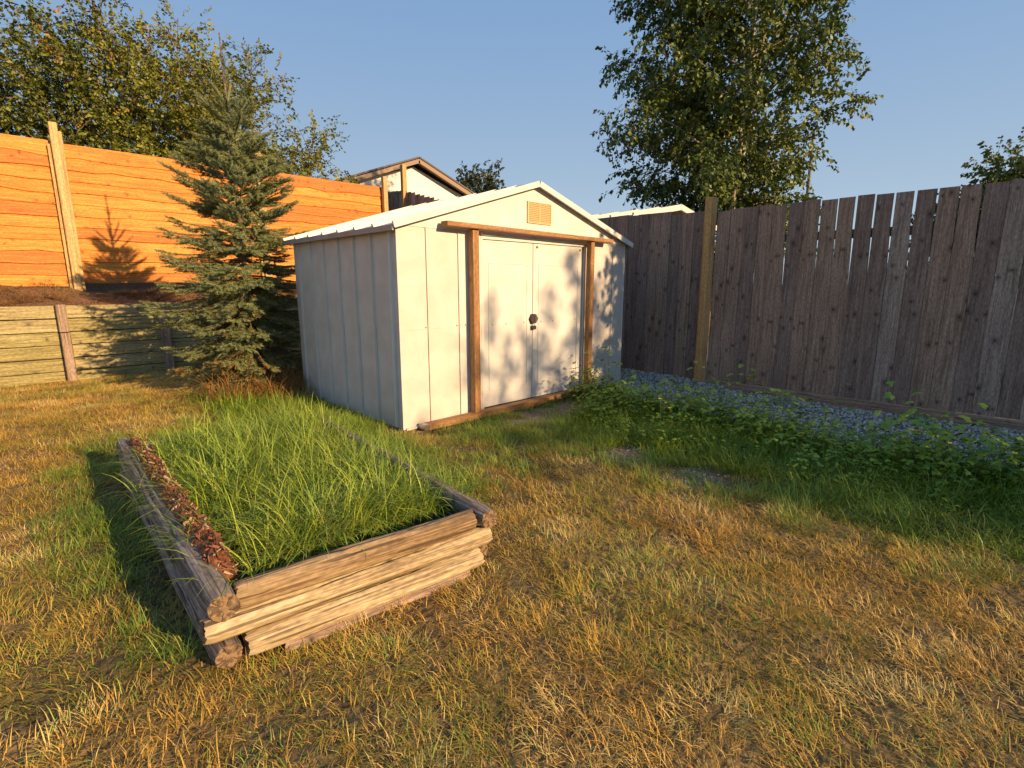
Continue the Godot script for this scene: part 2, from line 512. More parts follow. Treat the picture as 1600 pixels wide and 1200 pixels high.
func make_orange_fence() -> void:
	var t := thing("orange_fence", Vector3(0, 0, OZ), "bright orange fence of wavy horizontal lapped boards on the raised bank", "fence")
	var posts := [-6.6, -4.05, -1.47, 1.2, 3.66]
	for i in posts.size() - 1:
		var x0: float = posts[i] + 0.03; var x1: float = posts[i + 1] - 0.03
		var low: float = 1.18 if i < 2 else 1.235
		var top := 3.12 + (0.012 if i % 2 else 0.0)
		var step := (top - low) / 12.0
		for k in 12:
			var h := step + 0.035 + rng.randf_range(-0.004, 0.012)
			var m := wavy_board(x1 - x0 + rng.randf_range(0.0, 0.05), h, 0.022, 0.022 if rng.randf() < 0.7 else 0.05, 300 + i * 20 + k)
			var mats: Array = [M.cedar0, M.cedar1, M.cedar2]
			var b := Basis(Vector3.RIGHT, -0.12) * Basis(Vector3.BACK, rng.randf_range(-0.002, 0.002))
			part(t, "board", m, mats[rng.randi() % 3], Transform3D(b, Vector3(x0, low + step * k + h * 0.5 - 0.014, -0.03 + rng.randf_range(-0.003, 0.003))))
	for i in posts.size():
		var xp: float = posts[i]
		var tp: float = [3.3, 3.32, 3.38, 3.52, 3.36][i]
		timber(t, "post", Vector3(xp, 0.9, 0.055), Vector3(xp - 0.01, tp, 0.055), 0.092, 0.092, M.fir, Vector3.RIGHT, 0.006)
		if i < 4:
			timber(t, "nailing_strip", Vector3(xp + 0.068, 1.12, 0.03), Vector3(xp + 0.058, tp - 0.1, 0.03), 0.04, 0.04, M.fir, Vector3.RIGHT)
		if i > 0 and i < 4:
			timber(t, "nailing_strip", Vector3(xp - 0.068, 1.12, 0.025), Vector3(xp - 0.078, 3.1, 0.025), 0.036, 0.036, M.fir, Vector3.RIGHT)

func fence_top(z: float) -> float:
	if z > 0.0: return 2.085
	if z > -2.2: return 2.14
	return 2.14 + smoothstep(-2.2, -7.0, z) * 1.06

func make_weathered_fence() -> void:
	var t := thing("weathered_fence", Vector3(FX, 0, 0), "tall weathered grey brown fence of upright knotty boards behind the gravel strip", "fence")
	var z := -9.288
	var i := 0
	var mats: Array = [M.grey0, M.grey1, M.grey2]
	while z < 11.0:
		var wide := 0.163
		if z < 0.56 and z + wide > 0.515:   # the brown post stands here
			z = 0.632
			continue
		var top := fence_top(z + 0.08) + rng.randf_range(-0.014, 0.012)
		var g := maxf(ground_height(FX - 0.1, z), -0.2)
		var low := 0.004 + rng.randf_range(-0.004, 0.004) if z > 0.56 else g - 0.03
		var slim := 0.0
		if z > 1.1 and z < 2.95: slim = rng.randf_range(0.009, 0.02)
		elif rng.randf() < 0.22: slim = rng.randf_range(0.004, 0.012)
		var n := FastNoiseLite.new(); n.seed = 900 + i; n.frequency = 0.8
		var L := top - low
		var jog := func(tt: float, _k: int, q: Vector2) -> Vector3:
			var pinch := slim * smoothstep(0.66, 0.86, tt)
			return Vector3(0, (-pinch if q.x > 0 else 0.0) + n.get_noise_2d(tt * 2.0, 0.0 if q.x > 0 else 30.0) * 0.003, n.get_noise_2d(tt * 1.4, 70.0) * 0.006)
		var m := sweep(plank_outline(wide - 0.0015, 0.017, 0.002), L, 8, window(), false, jog)
		var lean := rng.randf_range(-0.0015, 0.0015)
		var bs := Basis(Vector3.UP, Vector3(0, 0, 1), Vector3.RIGHT) * Basis(Vector3.BACK, lean)
		part(t, "board", m, mats[rng.randi() % 3], Transform3D(bs, Vector3(0.0 if i % 2 else -0.009, low, z + wide * 0.5)))
		z += wide
		i += 1
	for y in [0.35, 1.72]:
		timber(t, "rail", Vector3(0.045, y, 0.62), Vector3(0.045, y, 11.0), 0.09, 0.04, M.grey1)
		timber(t, "rail", Vector3(0.045, y, -2.2), Vector3(0.045, y, 0.47), 0.09, 0.04, M.grey1)
	for y in [1.9, 2.75]:
		timber(t, "rail", Vector3(0.045, y - 0.55, -2.2), Vector3(0.045, y, -9.2), 0.09, 0.04, M.grey1)
	timber(t, "post", Vector3(-0.02, -0.5, 0.545), Vector3(-0.02, 2.245, 0.545), 0.095, 0.14, M.post, Vector3.BACK, 0.006)
	for zp in [3.0, 5.5, 8.0, 10.6, -2.0]:
		timber(t, "post", Vector3(0.12, -0.5, zp), Vector3(0.12, 2.0, zp), 0.095, 0.09, M.post, Vector3.BACK, 0.006)
	timber(t, "post", Vector3(-0.03, 0.5, -6.25), Vector3(-0.03, 3.66, -6.25), 0.095, 0.1, M.post, Vector3.BACK, 0.006)
	timber(t, "kick_board", Vector3(-0.012, -0.075, 0.66), Vector3(-0.012, -0.075, 3.12), 0.15, 0.04, M.oldpost)
	timber(t, "kick_board", Vector3(-0.012, -0.08, 3.125), Vector3(-0.012, -0.075, 5.6), 0.15, 0.04, M.oldpost)

# ---------------------------------------------------------------- shed
func make_shed() -> void:
	var W := 3.11; var D := 2.02; var HW := 1.655
	var t := thing("garden_shed", Vector3.ZERO, "cream metal garden shed with low gable roof, double doors and brown timber door frame", "shed")
	# timber runners under the floor
	timber(t, "runner", Vector3(0.0, -0.035, -0.03), Vector3(W, -0.02, -0.03), 0.06, 0.05, M.oldpost)
	timber(t, "runner", Vector3(0.03, -0.035, -0.06), Vector3(0.03, -0.03, -D), 0.06, 0.05, M.oldpost)
	timber(t, "runner", Vector3(W - 0.03, -0.035, -0.06), Vector3(W - 0.03, -0.03, -D), 0.06, 0.05, M.oldpost)
	box(t, "floor_plate", Vector3(0.06, -0.03, -D + 0.02), Vector3(W - 0.06, 0.0, -0.06), M.wall)
	# side walls: flat sheets between raised ribs, a lower and an upper row
	var ribs := [-0.095, -0.394, -0.694, -0.99, -1.295, -1.585, -1.885]
	for s in [0, 1]:
		var x: float = W * s
		var o: float = -1.0 if s == 0 else 1.0
		var edges := [0.0] + ribs + [-D]
		for k in edges.size() - 1:
			var z0: float = edges[k + 1] + 0.0005; var z1: float = edges[k] - 0.0005
			var xa := x - o * 0.012; var xb := x
			box(t, "wall_panel", Vector3(minf(xa, xb), 0.0, z0), Vector3(maxf(xa, xb), 0.83, z1), M.wall)
			box(t, "wall_panel", Vector3(minf(xa, xb + o * 0.0025), 0.8305, z0), Vector3(maxf(xa, xb + o * 0.0025), HW, z1), M.wall)
		for k in ribs.size():
			var zc: float = ribs[k]
			var m := sweep([Vector2(-0.016, 0.0), Vector2(-0.008, 0.02), Vector2(0.008, 0.02), Vector2(0.016, 0.0)], HW - 0.02, 1, window())
			part(t, "rib", m, M.cream if k == 0 else M.wall, Transform3D(Basis(Vector3.UP, Vector3(0, 0, o), Vector3(o, 0, 0)) if s == 1 else Basis(Vector3.UP, Vector3(0, 0, -1), Vector3(-1, 0, 0)), Vector3(x + o * 0.0015, 0.01, zc)))
	# back wall
	for k in 10:
		var x0 := k * W / 10.0 + 0.013
		box(t, "wall_panel", Vector3(x0, 0.0, -D), Vector3(x0 + W / 10.0 - 0.03, HW, -D + 0.012), M.wall)
		if k > 0:
			box(t, "rib", Vector3(x0 - 0.029, 0.01, -D - 0.012), Vector3(x0 - 0.0005, HW - 0.01, -D + 0.011), M.wall)
	# front wall sheets beside the doors
	var fx := [0.0125, 0.258, 0.592, 0.735]
	var spans := [[0.0125, 0.25, 0], [0.266, 0.583, 0], [0.600, 0.86, 1], [2.425, 2.86, 0], [2.876, W - 0.0125, 0]]
	for q in spans:
		var mt: Material = M.wall if q[2] == 0 else M.cream
		box(t, "wall_panel", Vector3(q[0], 0.012, -0.012), Vector3(q[1], 0.83, 0.0), mt)
		box(t, "wall_panel", Vector3(q[0], 0.8305, -0.012), Vector3(q[1], HW, 0.0025), mt)
	for x in [0.258, 0.5915, 2.868]:
		box(t, "rib", Vector3(x - 0.0078, 0.012, -0.012), Vector3(x + 0.0078, HW - 0.001, -0.0028), M.wall)
		box(t, "rib", Vector3(x + 0.009, 0.014, 0.003), Vector3(x + 0.017, HW - 0.004, 0.009), M.wall)
	for x in [0.245, 0.275, 0.575, 0.612, 0.67, 2.45, 2.84, 2.9]:
		var sc := CylinderMesh.new(); sc.top_radius = 0.006; sc.bottom_radius = 0.007; sc.height = 0.006; sc.radial_segments = 8; sc.rings = 0
		part(t, "screw", sc, M.screw, Transform3D(Basis(Vector3.RIGHT, PI / 2), Vector3(x, 0.845, 0.005)))
	# corner trims
	for s in [0, 1]:
		var x: float = W * s
		box(t, "corner_trim", Vector3(x - 0.012, 0.0, -0.014), Vector3(x + 0.012, HW, 0.0045), M.cream if s else M.wall)
	# floor rail along the front, its open end showing
	box(t, "base_rail", Vector3(0.0125, -0.004, -0.005), Vector3(W, 0.012, 0.018), M.wall)
	# gable
	var gm := PrismMesh.new(); gm.size = Vector3(W + 0.02, 0.478, 0.016)
	part(t, "gable", gm, M.cream, Transform3D(Basis.IDENTITY, Vector3(W * 0.5, HW + 0.001 + 0.239, 0.0)))
	var gb := PrismMesh.new(); gb.size = Vector3(W + 0.02, 0.478, 0.016)
	part(t, "gable", gb, M.wall, Transform3D(Basis.IDENTITY, Vector3(W * 0.5, HW + 0.001 + 0.239, -D + 0.01)))
	# vent: dark brown backing colours in the shade of the gaps behind the slats
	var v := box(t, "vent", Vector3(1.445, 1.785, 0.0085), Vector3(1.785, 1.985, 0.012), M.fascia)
	for k in 11:
		for h in 2:
			var st := BoxMesh.new(); st.size = Vector3(0.15, 0.0125, 0.003)
			part(v, "slat", st, M.vent, Transform3D(Basis(Vector3.RIGHT, 0.55), Vector3(-0.081 + h * 0.162, -0.083 + k * 0.0166, 0.0075)))
	for e in [[Vector3(-0.17, 0.092, 0.0027), Vector3(0.17, 0.1, 0.012)], [Vector3(-0.17, -0.1, 0.0027), Vector3(0.17, -0.092, 0.012)], [Vector3(-0.17, -0.092, 0.0027), Vector3(-0.158, 0.092, 0.012)], [Vector3(0.158, -0.092, 0.0027), Vector3(0.17, 0.092, 0.012)], [Vector3(-0.005, -0.092, 0.0027), Vector3(0.005, 0.092, 0.0105)]]:
		box(v, "vent_frame", e[0], e[1], M.vent)
	# roof: sheets and standing seams, ridge cap, fascia
	var ridge := Vector2(W * 0.5, 2.14)
	for s in [-1, 1]:
		var eave := Vector2(W * 0.5 + s * (W * 0.5 + 0.07), 1.645)
		var slope := ridge - eave
		var len := slope.length()
		var dir := Vector3(slope.x, slope.y, 0).normalized()
		var up := Vector3(-dir.y, dir.x, 0) if dir.x > 0 else Vector3(dir.y, -dir.x, 0)
		var b := Basis(dir, up, dir.cross(up))
		var z0 := 0.07
		var bays := 7
		var pitch := (D + 0.15) / bays
		for k in bays:
			var zc := z0 - pitch * (k + 0.5)
			var pm := BoxMesh.new(); pm.size = Vector3(len - 0.01, 0.012, pitch - 0.02)
			part(t, "roof_panel", pm, M.roofing, Transform3D(b, Vector3(eave.x, eave.y, zc) + dir * len * 0.5))
			if k > 0:
				var rm := sweep([Vector2(-0.008, -0.019), Vector2(0.032, -0.012), Vector2(0.032, 0.012), Vector2(-0.008, 0.019)], len - 0.012, 1, window())
				part(t, "roof_rib", rm, M.cream, Transform3D(b, Vector3(eave.x, eave.y, z0 - pitch * k) + dir * 0.002))
		var fm := BoxMesh.new(); fm.size = Vector3(len - 0.005, 0.052, 0.018)
		part(t, "fascia", fm, M.cream, Transform3D(b, Vector3(eave.x, eave.y, z0 - 0.0015) + dir * len * 0.5 + up * 0.006))
		part(t, "fascia", fm, M.cream, Transform3D(b, Vector3(eave.x, eave.y, z0 - D - 0.148) + dir * len * 0.5 + up * 0.006))
		var em := BoxMesh.new(); em.size = Vector3(0.014, 0.042, D + 0.12)
		part(t, "eave_trim", em, M.roofing, Transform3D(Basis.IDENTITY, Vector3(eave.x - s * 0.004, eave.y - 0.014, z0 - (D + 0.15) * 0.5)))
	box(t, "ridge_cap", Vector3(ridge.x - 0.04, ridge.y + 0.003, -D - 0.07), Vector3(ridge.x + 0.04, ridge.y + 0.016, 0.058), M.cream)
	# door head, jambs and the two doors
	box(t, "door_track", Vector3(0.862, 1.602, -0.02), Vector3(2.42, 1.632, 0.004), M.cream)
	box(t, "door_track", Vector3(0.862, 1.6325, -0.02), Vector3(2.42, HW, 0.026), M.cream)
	box(t, "jamb", Vector3(0.8605, 0.03, -0.03), Vector3(0.884, 1.6015, 0.0035), M.cream)
	box(t, "jamb", Vector3(2.352, 0.03, -0.03), Vector3(2.378, 1.6015, 0.0035), M.cream)
	box(t, "jamb", Vector3(2.3785, 0.03, -0.03), Vector3(2.4245, 1.6015, -0.012), M.cream)
	box(t, "door_back", Vector3(0.87, 0.02, -0.06), Vector3(2.36, 1.62, -0.045), M.black)
	for s in [0, 1]:
		var x0 := 0.888 if s == 0 else 1.562
		var x1 := 1.553 if s == 0 else 2.342
		var d := Node3D.new(); d.name = numbered("door", t); t.add_child(d)
		box(d, "door_leaf", Vector3(x0, 0.045, -0.034), Vector3(x1, 0.815, -0.016), M.cream)
		box(d, "door_leaf", Vector3(x0, 0.8155, -0.034), Vector3(x1, 1.597, -0.0145), M.cream)
		# pressed panel outline
		var a := x0 + 0.075; var e := x1 - 0.075
		for q in [[a, 0.20, e, 0.207], [a, 1.39, e, 1.397], [a, 0.2075, a + 0.007, 1.3895], [e - 0.007, 0.2075, e, 1.3895]]:
			box(d, "moulding", Vector3(q[0], q[1], -0.0146), Vector3(q[2], q[3], -0.0105), M.cream)
		for x in [x0 + 0.12, x0 + 0.3, x1 - 0.12]:
			var sc2 := CylinderMesh.new(); sc2.top_radius = 0.005; sc2.bottom_radius = 0.006; sc2.height = 0.005; sc2.radial_segments = 8; sc2.rings = 0
			part(d, "screw", sc2, M.screw, Transform3D(Basis(Vector3.RIGHT, PI / 2), Vector3(x, 0.828, -0.013)))
		var hk := CylinderMesh.new(); hk.top_radius = 0.011; hk.bottom_radius = 0.013; hk.height = 0.01; hk.radial_segments = 10; hk.rings = 0
		part(d, "hanger_bolt", hk, M.screw, Transform3D(Basis(Vector3.RIGHT, PI / 2), Vector3(x1 - 0.05 if s else x1 + 0.06, 1.565, -0.01 if s else -0.008)))
	var hp := CylinderMesh.new(); hp.top_radius = 0.052; hp.bottom_radius = 0.056; hp.height = 0.03; hp.radial_segments = 6; hp.rings = 0
	var hasp := part(t, "hasp", hp, M.black, Transform3D(Basis(Vector3.RIGHT, PI / 2) * Basis(Vector3.UP, 0.52), Vector3(1.555, 0.86, 0.002)))
	var pk := BoxMesh.new(); pk.size = Vector3(0.012, 0.012, 0.085)
	part(hasp, "latch_bar", pk, M.steel, Transform3D(Basis(Vector3.UP, -0.52), Vector3(0.012, 0.019, 0.0)))
	box(t, "padlock", Vector3(1.53, 0.752, -0.012), Vector3(1.582, 0.79, 0.016), M.black)
	var tor := TorusMesh.new(); tor.inner_radius = 0.014; tor.outer_radius = 0.02; tor.rings = 16; tor.ring_segments = 6
	part(t, "padlock_shackle", tor, M.steel, Transform3D(Basis(Vector3.RIGHT, PI / 2), Vector3(1.556, 0.793, 0.003)))
	# bolted-on brown timber frame: header, two posts, sill
	timber(t, "header", Vector3(0.40, 1.692, 0.085), Vector3(2.70, 1.672, 0.085), 0.04, 0.092, M.brown)
	timber(t, "door_post", Vector3(0.735, 0.045, 0.063), Vector3(0.73, 1.668, 0.063), 0.07, 0.065, M.brown, Vector3.RIGHT)
	timber(t, "door_post", Vector3(2.375, 0.09, 0.068), Vector3(2.375, 1.652, 0.068), 0.066, 0.065, M.brown, Vector3.RIGHT)
	timber(t, "sill", Vector3(0.17, 0.012, 0.075), Vector3(2.30, 0.03, 0.075), 0.055, 0.09, M.brown)
	timber(t, "sill", Vector3(2.305, 0.055, 0.085), Vector3(2.44, 0.055, 0.085), 0.066, 0.1, M.brown)
	timber(t, "sill", Vector3(0.06, -0.045, 0.062), Vector3(1.6, -0.035, 0.062), 0.045, 0.05, M.oldpost)
	box(t, "rail_end", Vector3(0.13, -0.008, 0.03), Vector3(0.169, 0.04, 0.115), M.steel)

# ---------------------------------------------------------------- buildings beyond the fences
func make_far_buildings() -> void:
	var t := thing("neighbour_house", Vector3(10.25, 1.1, -15.0), "cream gabled house with brown roof edges beyond the orange fence", "house")
	var hw := 4.2; var eave := 3.45; var peak := 4.93
	box(t, "wall", Vector3(-hw + 0.4, -0.2, -9.0), Vector3(hw - 0.4, eave, 0.0), M.stucco)
	var g := PrismMesh.new(); g.size = Vector3((hw - 0.4) * 2.0, (peak - eave) * (hw - 0.4) / hw - 0.06, 0.1)
	part(t, "gable", g, M.stucco, Transform3D(Basis.IDENTITY, Vector3(0, eave + g.size.y * 0.5, -0.05)))
	for s in [-1, 1]:
		var a := Vector3(s * hw, eave - 0.1, 0); var b := Vector3(0, peak, 0)
		var dir := (b - a).normalized()
		var up := Vector3(-dir.y, dir.x, 0) if dir.x > 0 else Vector3(dir.y, -dir.x, 0)
		var bs := Basis(dir, up, dir.cross(up))
		var rm := BoxMesh.new(); rm.size = Vector3(a.distance_to(b), 0.06, 9.8)
		part(t, "roof", rm, M.shingle, Transform3D(bs, (a + b) * 0.5 + up * 0.09 + Vector3(0, 0, -4.45)))
		var fm := BoxMesh.new(); fm.size = Vector3(a.distance_to(b), 0.15, 0.04)
		part(t, "fascia", fm, M.fascia, Transform3D(bs, (a + b) * 0.5 - up * 0.045 + Vector3(0, 0, 0.42)))
		var sm := BoxMesh.new(); sm.size = Vector3(a.distance_to(b) - 0.1, 0.02, 0.4)
		part(t, "soffit", sm, M.fascia, Transform3D(bs, (a + b) * 0.5 - up * 0.0 + Vector3(0, 0, 0.2)))
	# metal shed roof just beyond the weathered fence
	var n := thing("neighbour_shed", Vector3(5.5, 0.08, -1.5), "pale ribbed metal shed roof showing over the weathered fence", "shed")
	box(n, "wall", Vector3(0.1, -0.1, -3.6), Vector3(2.9, 2.2, 0.0), M.wall)
	for s in [-1, 1]:
		var a := Vector3(1.5 + s * 1.55, 2.235, 0); var b := Vector3(1.5, 2.52, 0)
		var dir := (b - a).normalized()
		var up := Vector3(-dir.y, dir.x, 0) if dir.x > 0 else Vector3(dir.y, -dir.x, 0)
		var bs := Basis(dir, up, dir.cross(up))
		for k in 8:
			var z0 := 0.06 - k * 0.46
			var pm := BoxMesh.new(); pm.size = Vector3(a.distance_to(b), 0.012, 0.44)
			part(n, "roof_panel", pm, M.darkroof, Transform3D(bs, (a + b) * 0.5 + Vector3(0, 0, z0 - 0.23)))
			var rm := BoxMesh.new(); rm.size = Vector3(a.distance_to(b), 0.1, 0.04)
			part(n, "roof_rib", rm, M.cream, Transform3D(bs, (a + b) * 0.5 + up * 0.01 + Vector3(0, 0, z0)))
		var em := BoxMesh.new(); em.size = Vector3(0.02, 0.05, 3.75)
		part(n, "eave_trim", em, M.cream, Transform3D(Basis.IDENTITY, a + Vector3(s * 0.012, 0.0, -1.8)))
	# thin far pole
	var p := thing("lamp_pole", Vector3(24.8, 0, -4.95), "thin dark pole standing beside the birch crown", "pole")
	var st := SurfaceTool.new(); st.begin(Mesh.PRIMITIVE_TRIANGLES)
	tube(st, [Vector3(0, 0, 0), Vector3(0, 6.0, 0), Vector3(0, 7.6, 0)], [0.11, 0.08, 0.07], 8)
	st.generate_normals()
	part(p, "shaft", st.commit(), M.pole)
	box(p, "lamp_head", Vector3(-0.12, 7.6, -0.6), Vector3(0.12, 7.72, 0.12), M.pole)

# ---------------------------------------------------------------- log-edged bed
func log_part(p: Node, a: Vector3, b: Vector3, r: float, mat: Material, sd: int, called := "log") -> MeshInstance3D:
	var n := FastNoiseLite.new(); n.seed = sd; n.frequency = 1.0
	var outline := []
	for k in 44:
		var g := TAU * k / 44.0
		outline.append(Vector2(sin(g), cos(g)) * r)
	var L := a.distance_to(b)
	var split := n.get_noise_1d(5.0) * 2.0
	var jog := func(t: float, k: int, q: Vector2) -> Vector3:
		var g := atan2(q.x, q.y)
		var d := n.get_noise_3d(t * L * 1.3, cos(g) * 0.8, sin(g) * 0.8) * 0.13
		d += n.get_noise_3d(t * L * 7.0, cos(g) * 3.0, sin(g) * 3.0) * 0.05
		# one long drying crack that wanders along the log
		var away := absf(wrapf(g - (0.9 + split * 0.3 + n.get_noise_1d(t * L * 2.0 + 50.0) * 0.5), -PI, PI))
		d -= 0.3 * maxf(0.0, 1.0 - away / 0.15) * smoothstep(0.02, 0.12, t) * smoothstep(0.95, 0.75, t)
		var away2 := absf(wrapf(g - (1.7 - split * 0.4 + n.get_noise_1d(t * L * 1.6 + 90.0) * 0.6), -PI, PI))
		d -= 0.2 * maxf(0.0, 1.0 - away2 / 0.14) * smoothstep(0.3, 0.4, t) * smoothstep(1.0, 0.85, t)
		d += n.get_noise_3d(t * L * 2.0, cos(g) * 9.0, sin(g) * 9.0) * 0.045
		var ends := -0.1 * (maxf(0.0, 1.0 - t * L / 0.02) + maxf(0.0, 1.0 - (1.0 - t) * L / 0.02))
		var ex := n.get_noise_3d(cos(g) * 2.0, sin(g) * 2.0, t * 3.0) * 0.012 if (t < 0.001 or t > 0.999) else 0.0
		return Vector3(ex, q.x * (d + ends), q.y * (d + ends))
	var x := (b - a).normalized()
	var z := x.cross(Vector3.UP).normalized()
	var y := z.cross(x)
	var o := part(p, called, sweep(outline, L, 44, window(), true, jog), mat, Transform3D(Basis(x, y, z), a))
	# rough sawn end faces
	for e in [0.0, 1.0]:
		var st := SurfaceTool.new(); st.begin(Mesh.PRIMITIVE_TRIANGLES)
		st.set_smooth_group(-1)
		var turn := n.get_noise_1d(e * 70.0 + 11.0) * 6.0
		var out := Vector3(-1.0 if e == 0.0 else 1.0, 0, 0)
		var rows := [[], [], []]
		for k in 44:
			var q: Vector2 = outline[k]
			var rim: Vector3 = Vector3(e * L, q.x, q.y) + jog.call(e, k, q)
			for m in 3:
				var f: float = [0.985, 0.62, 0.3][m]
				rows[m].append(Vector3(e * L, 0, 0) + Vector3(rim.x - e * L, rim.y, rim.z) * f + out * (0.003 + 0.003 * absf(n.get_noise_2d(k * 3.0, m * 5.0 + e))))
		var uv := func(v: Vector3) -> Vector2:
			return Vector2(0.5, 0.5) + Vector2(v.y, v.z).rotated(turn) / r * 0.42
		for k in 44:
			var k1 := (k + 1) % 44
			for m in 2:
				var va: Vector3 = rows[m][k]; var vb: Vector3 = rows[m][k1]; var vc: Vector3 = rows[m + 1][k1]; var vd: Vector3 = rows[m + 1][k]
				face(st, va, vb, vc, uv.call(va), uv.call(vb), uv.call(vc), out)
				face(st, va, vc, vd, uv.call(va), uv.call(vc), uv.call(vd), out)
			var ctr := Vector3(e * L, 0, 0) + out * 0.004
			face(st, rows[2][k], rows[2][k1], ctr, uv.call(rows[2][k]), uv.call(rows[2][k1]), uv.call(ctr), out)
		st.generate_normals()
		part(o, "log_end", st.commit(), M.log_end)
	return o

func make_bed() -> void:
	var t := thing("raised_bed", Vector3(-1.47, 0, 1.0), "raised bed edged with stacked weathered logs and full of long grass", "garden bed")
	var o := Vector3(1.47, 0, -1.0)
	var fl := Vector3(-1.865, 0, 1.945) + o; var fr := Vector3(-0.955, 0, 2.045) + o
	var al := Vector3(-1.85, 0, -0.3) + o; var bl := Vector3(-1.914, 0, 1.985) + o
	var ar := Vector3(-0.725, 0, -0.05) + o; var br := Vector3(-0.905, 0, 2.095) + o
	var y1 := Vector3.UP * 0.036; var y2 := Vector3.UP * 0.122; var y3 := Vector3.UP * 0.21
	var along := (fr - fl).normalized()
	# front stack: top and bottom logs sit between the side logs, the middle one runs through
	log_part(t, fl + y3, fr - along * 0.005 + y3, 0.0465, M.log_worn, 3)
	log_part(t, fl - along * 0.1 + y2, fr + along * 0.075 + y2, 0.0425, M.log_pale, 8)
	log_part(t, fl + along * 0.01 + y1 + Vector3(0, 0, 0.012), fr + along * 0.02 + y1 + Vector3(0, 0, 0.012), 0.0435, M.log_pale, 14)
	log_part(t, fl + along * 0.12 - y1 * 0.6 + Vector3(0, 0, 0.02), fr - along * 0.05 - y1 * 0.5 + Vector3(0, 0, 0.02), 0.035, M.oldpost, 15)
	# sides
	log_part(t, al + y3, bl + y3, 0.05, M.log_grey, 21)
	log_part(t, al + y2, bl + y2 - Vector3(0, 0, 0.09), 0.044, M.log_grey, 23)
	log_part(t, al + y1, bl + y1 - Vector3(0, 0, 0.005), 0.046, M.log_grey, 22)
	log_part(t, ar + y3, br + y3, 0.045, M.log_grey, 24)
	log_part(t, ar + y2, br + y2 - Vector3(0, 0, 0.1), 0.043, M.log_grey, 26)
	log_part(t, ar + y1, br + y1 - Vector3(0, 0, 0.06), 0.046, M.log_grey, 25)
	for k in 3:
		var yk: Vector3 = [y1, y2, y3][k] - Vector3(0, 0.03, 0)
		log_part(t, al + yk + Vector3(0.06, 0, 0.06), ar + yk + Vector3(-0.06, 0, 0.06), 0.042, M.log_grey, 30 + k)
	# crumbling red-brown heart wood along the inner top of one side log
	var st := SurfaceTool.new(); st.begin(Mesh.PRIMITIVE_TRIANGLES)
	var r := RandomNumberGenerator.new(); r.seed = 77
	var n := FastNoiseLite.new(); n.seed = 3; n.frequency = 4.0
	var mound := []
	var nz := 60; var nx := 12
	for j in nz + 1:
		var row := []
		for i in nx + 1:
			var zz := -1.2 + 2.06 * j / nz
			var u := float(i) / nx
			var wid := 0.07 + 0.05 * smoothstep(-0.9, 0.2, zz) + n.get_noise_1d(zz * 3.0) * 0.02
			var xx := lerpf(al.x, bl.x, (zz + 1.3) / 2.28) - 0.004 + u * wid
			var hh := 0.262 + 0.022 * sin(u * PI) - 0.1 * smoothstep(0.55, 1.0, u) - 0.03 * smoothstep(0.12, 0.0, u) + n.get_noise_2d(xx * 9.0, zz * 7.0) * 0.032
			hh -= 0.08 * smoothstep(-1.1, -1.2, zz) + 0.07 * smoothstep(0.74, 0.86, zz)
			row.append(Vector3(xx, hh, zz))
		mound.append(row)
	for j in nz:
		for i in nx:
			var a: Vector3 = mound[j][i]; var b: Vector3 = mound[j][i + 1]; var c: Vector3 = mound[j + 1][i + 1]; var d: Vector3 = mound[j + 1][i]
			face(st, a, b, c, Vector2.ZERO, Vector2.ZERO, Vector2.ZERO, Vector3.UP)
			face(st, a, c, d, Vector2.ZERO, Vector2.ZERO, Vector2.ZERO, Vector3.UP)
	st.generate_normals()
	var rot := part(t, "rotten_wood", st.commit(), M.rot)
	rot.set_meta("label", "crumbling red brown rotten heartwood")
	var xf := []; var cols := []
	for k in 1100:
		var zz := r.randf_range(-1.17, 0.84)
		var X0 := lerpf(al.x, bl.x, (zz + 1.3) / 2.28)
		var xx := X0 + r.randf_range(-0.005, 0.11)
		var row: Array = mound[clampi(int((zz + 1.2) / 2.06 * nz), 0, nz)]
		var hy: float = row[clampi(int((xx - X0) / 0.11 * nx), 0, nx)].y
		var b := Basis.from_euler(Vector3(r.randf_range(-0.6, 0.6), r.randf() * TAU, r.randf_range(-0.6, 0.6))).scaled(Vector3(r.randf_range(0.25, 1.3), r.randf_range(0.5, 2.5), r.randf_range(0.4, 1.8)))
		xf.append(Transform3D(b, Vector3(xx, hy + 0.002, zz)))
		var c := Color(0.26, 0.085, 0.028).lerp(Color(0.07, 0.03, 0.016), r.randf())
		if r.randf() < 0.22: c = Color(0.42, 0.28, 0.16)
		cols.append(c)
	var chip := BoxMesh.new(); chip.size = Vector3(0.028, 0.003, 0.006)
	copies(rot, "chips", chip, M.stone, xf, cols).set_meta("kind", "stuff")
	var sst := SurfaceTool.new(); sst.begin(Mesh.PRIMITIVE_TRIANGLES)
	var corners := [al + Vector3(0.02, 0.15, 0.06), ar + Vector3(-0.02, 0.15, 0.06), br + Vector3(-0.02, 0.15, -0.1), bl + Vector3(0.02, 0.15, -0.06)]
	face(sst, corners[0], corners[1], corners[2], Vector2.ZERO, Vector2.ZERO, Vector2.ZERO, Vector3.UP)
	face(sst, corners[0], corners[2], corners[3], Vector2.ZERO, Vector2.ZERO, Vector2.ZERO, Vector3.UP)
	for k in 4:
		var ca: Vector3 = corners[k]; var cb: Vector3 = corners[(k + 1) % 4]
		var dn := Vector3(0, -0.2, 0)
		var outw: Vector3 = (ca + cb) * 0.5 - (corners[0] + corners[2]) * 0.5
		face(sst, ca, cb, cb + dn, Vector2.ZERO, Vector2.ZERO, Vector2.ZERO, outw)
		face(sst, ca, cb + dn, ca + dn, Vector2.ZERO, Vector2.ZERO, Vector2.ZERO, outw)
	sst.generate_normals()
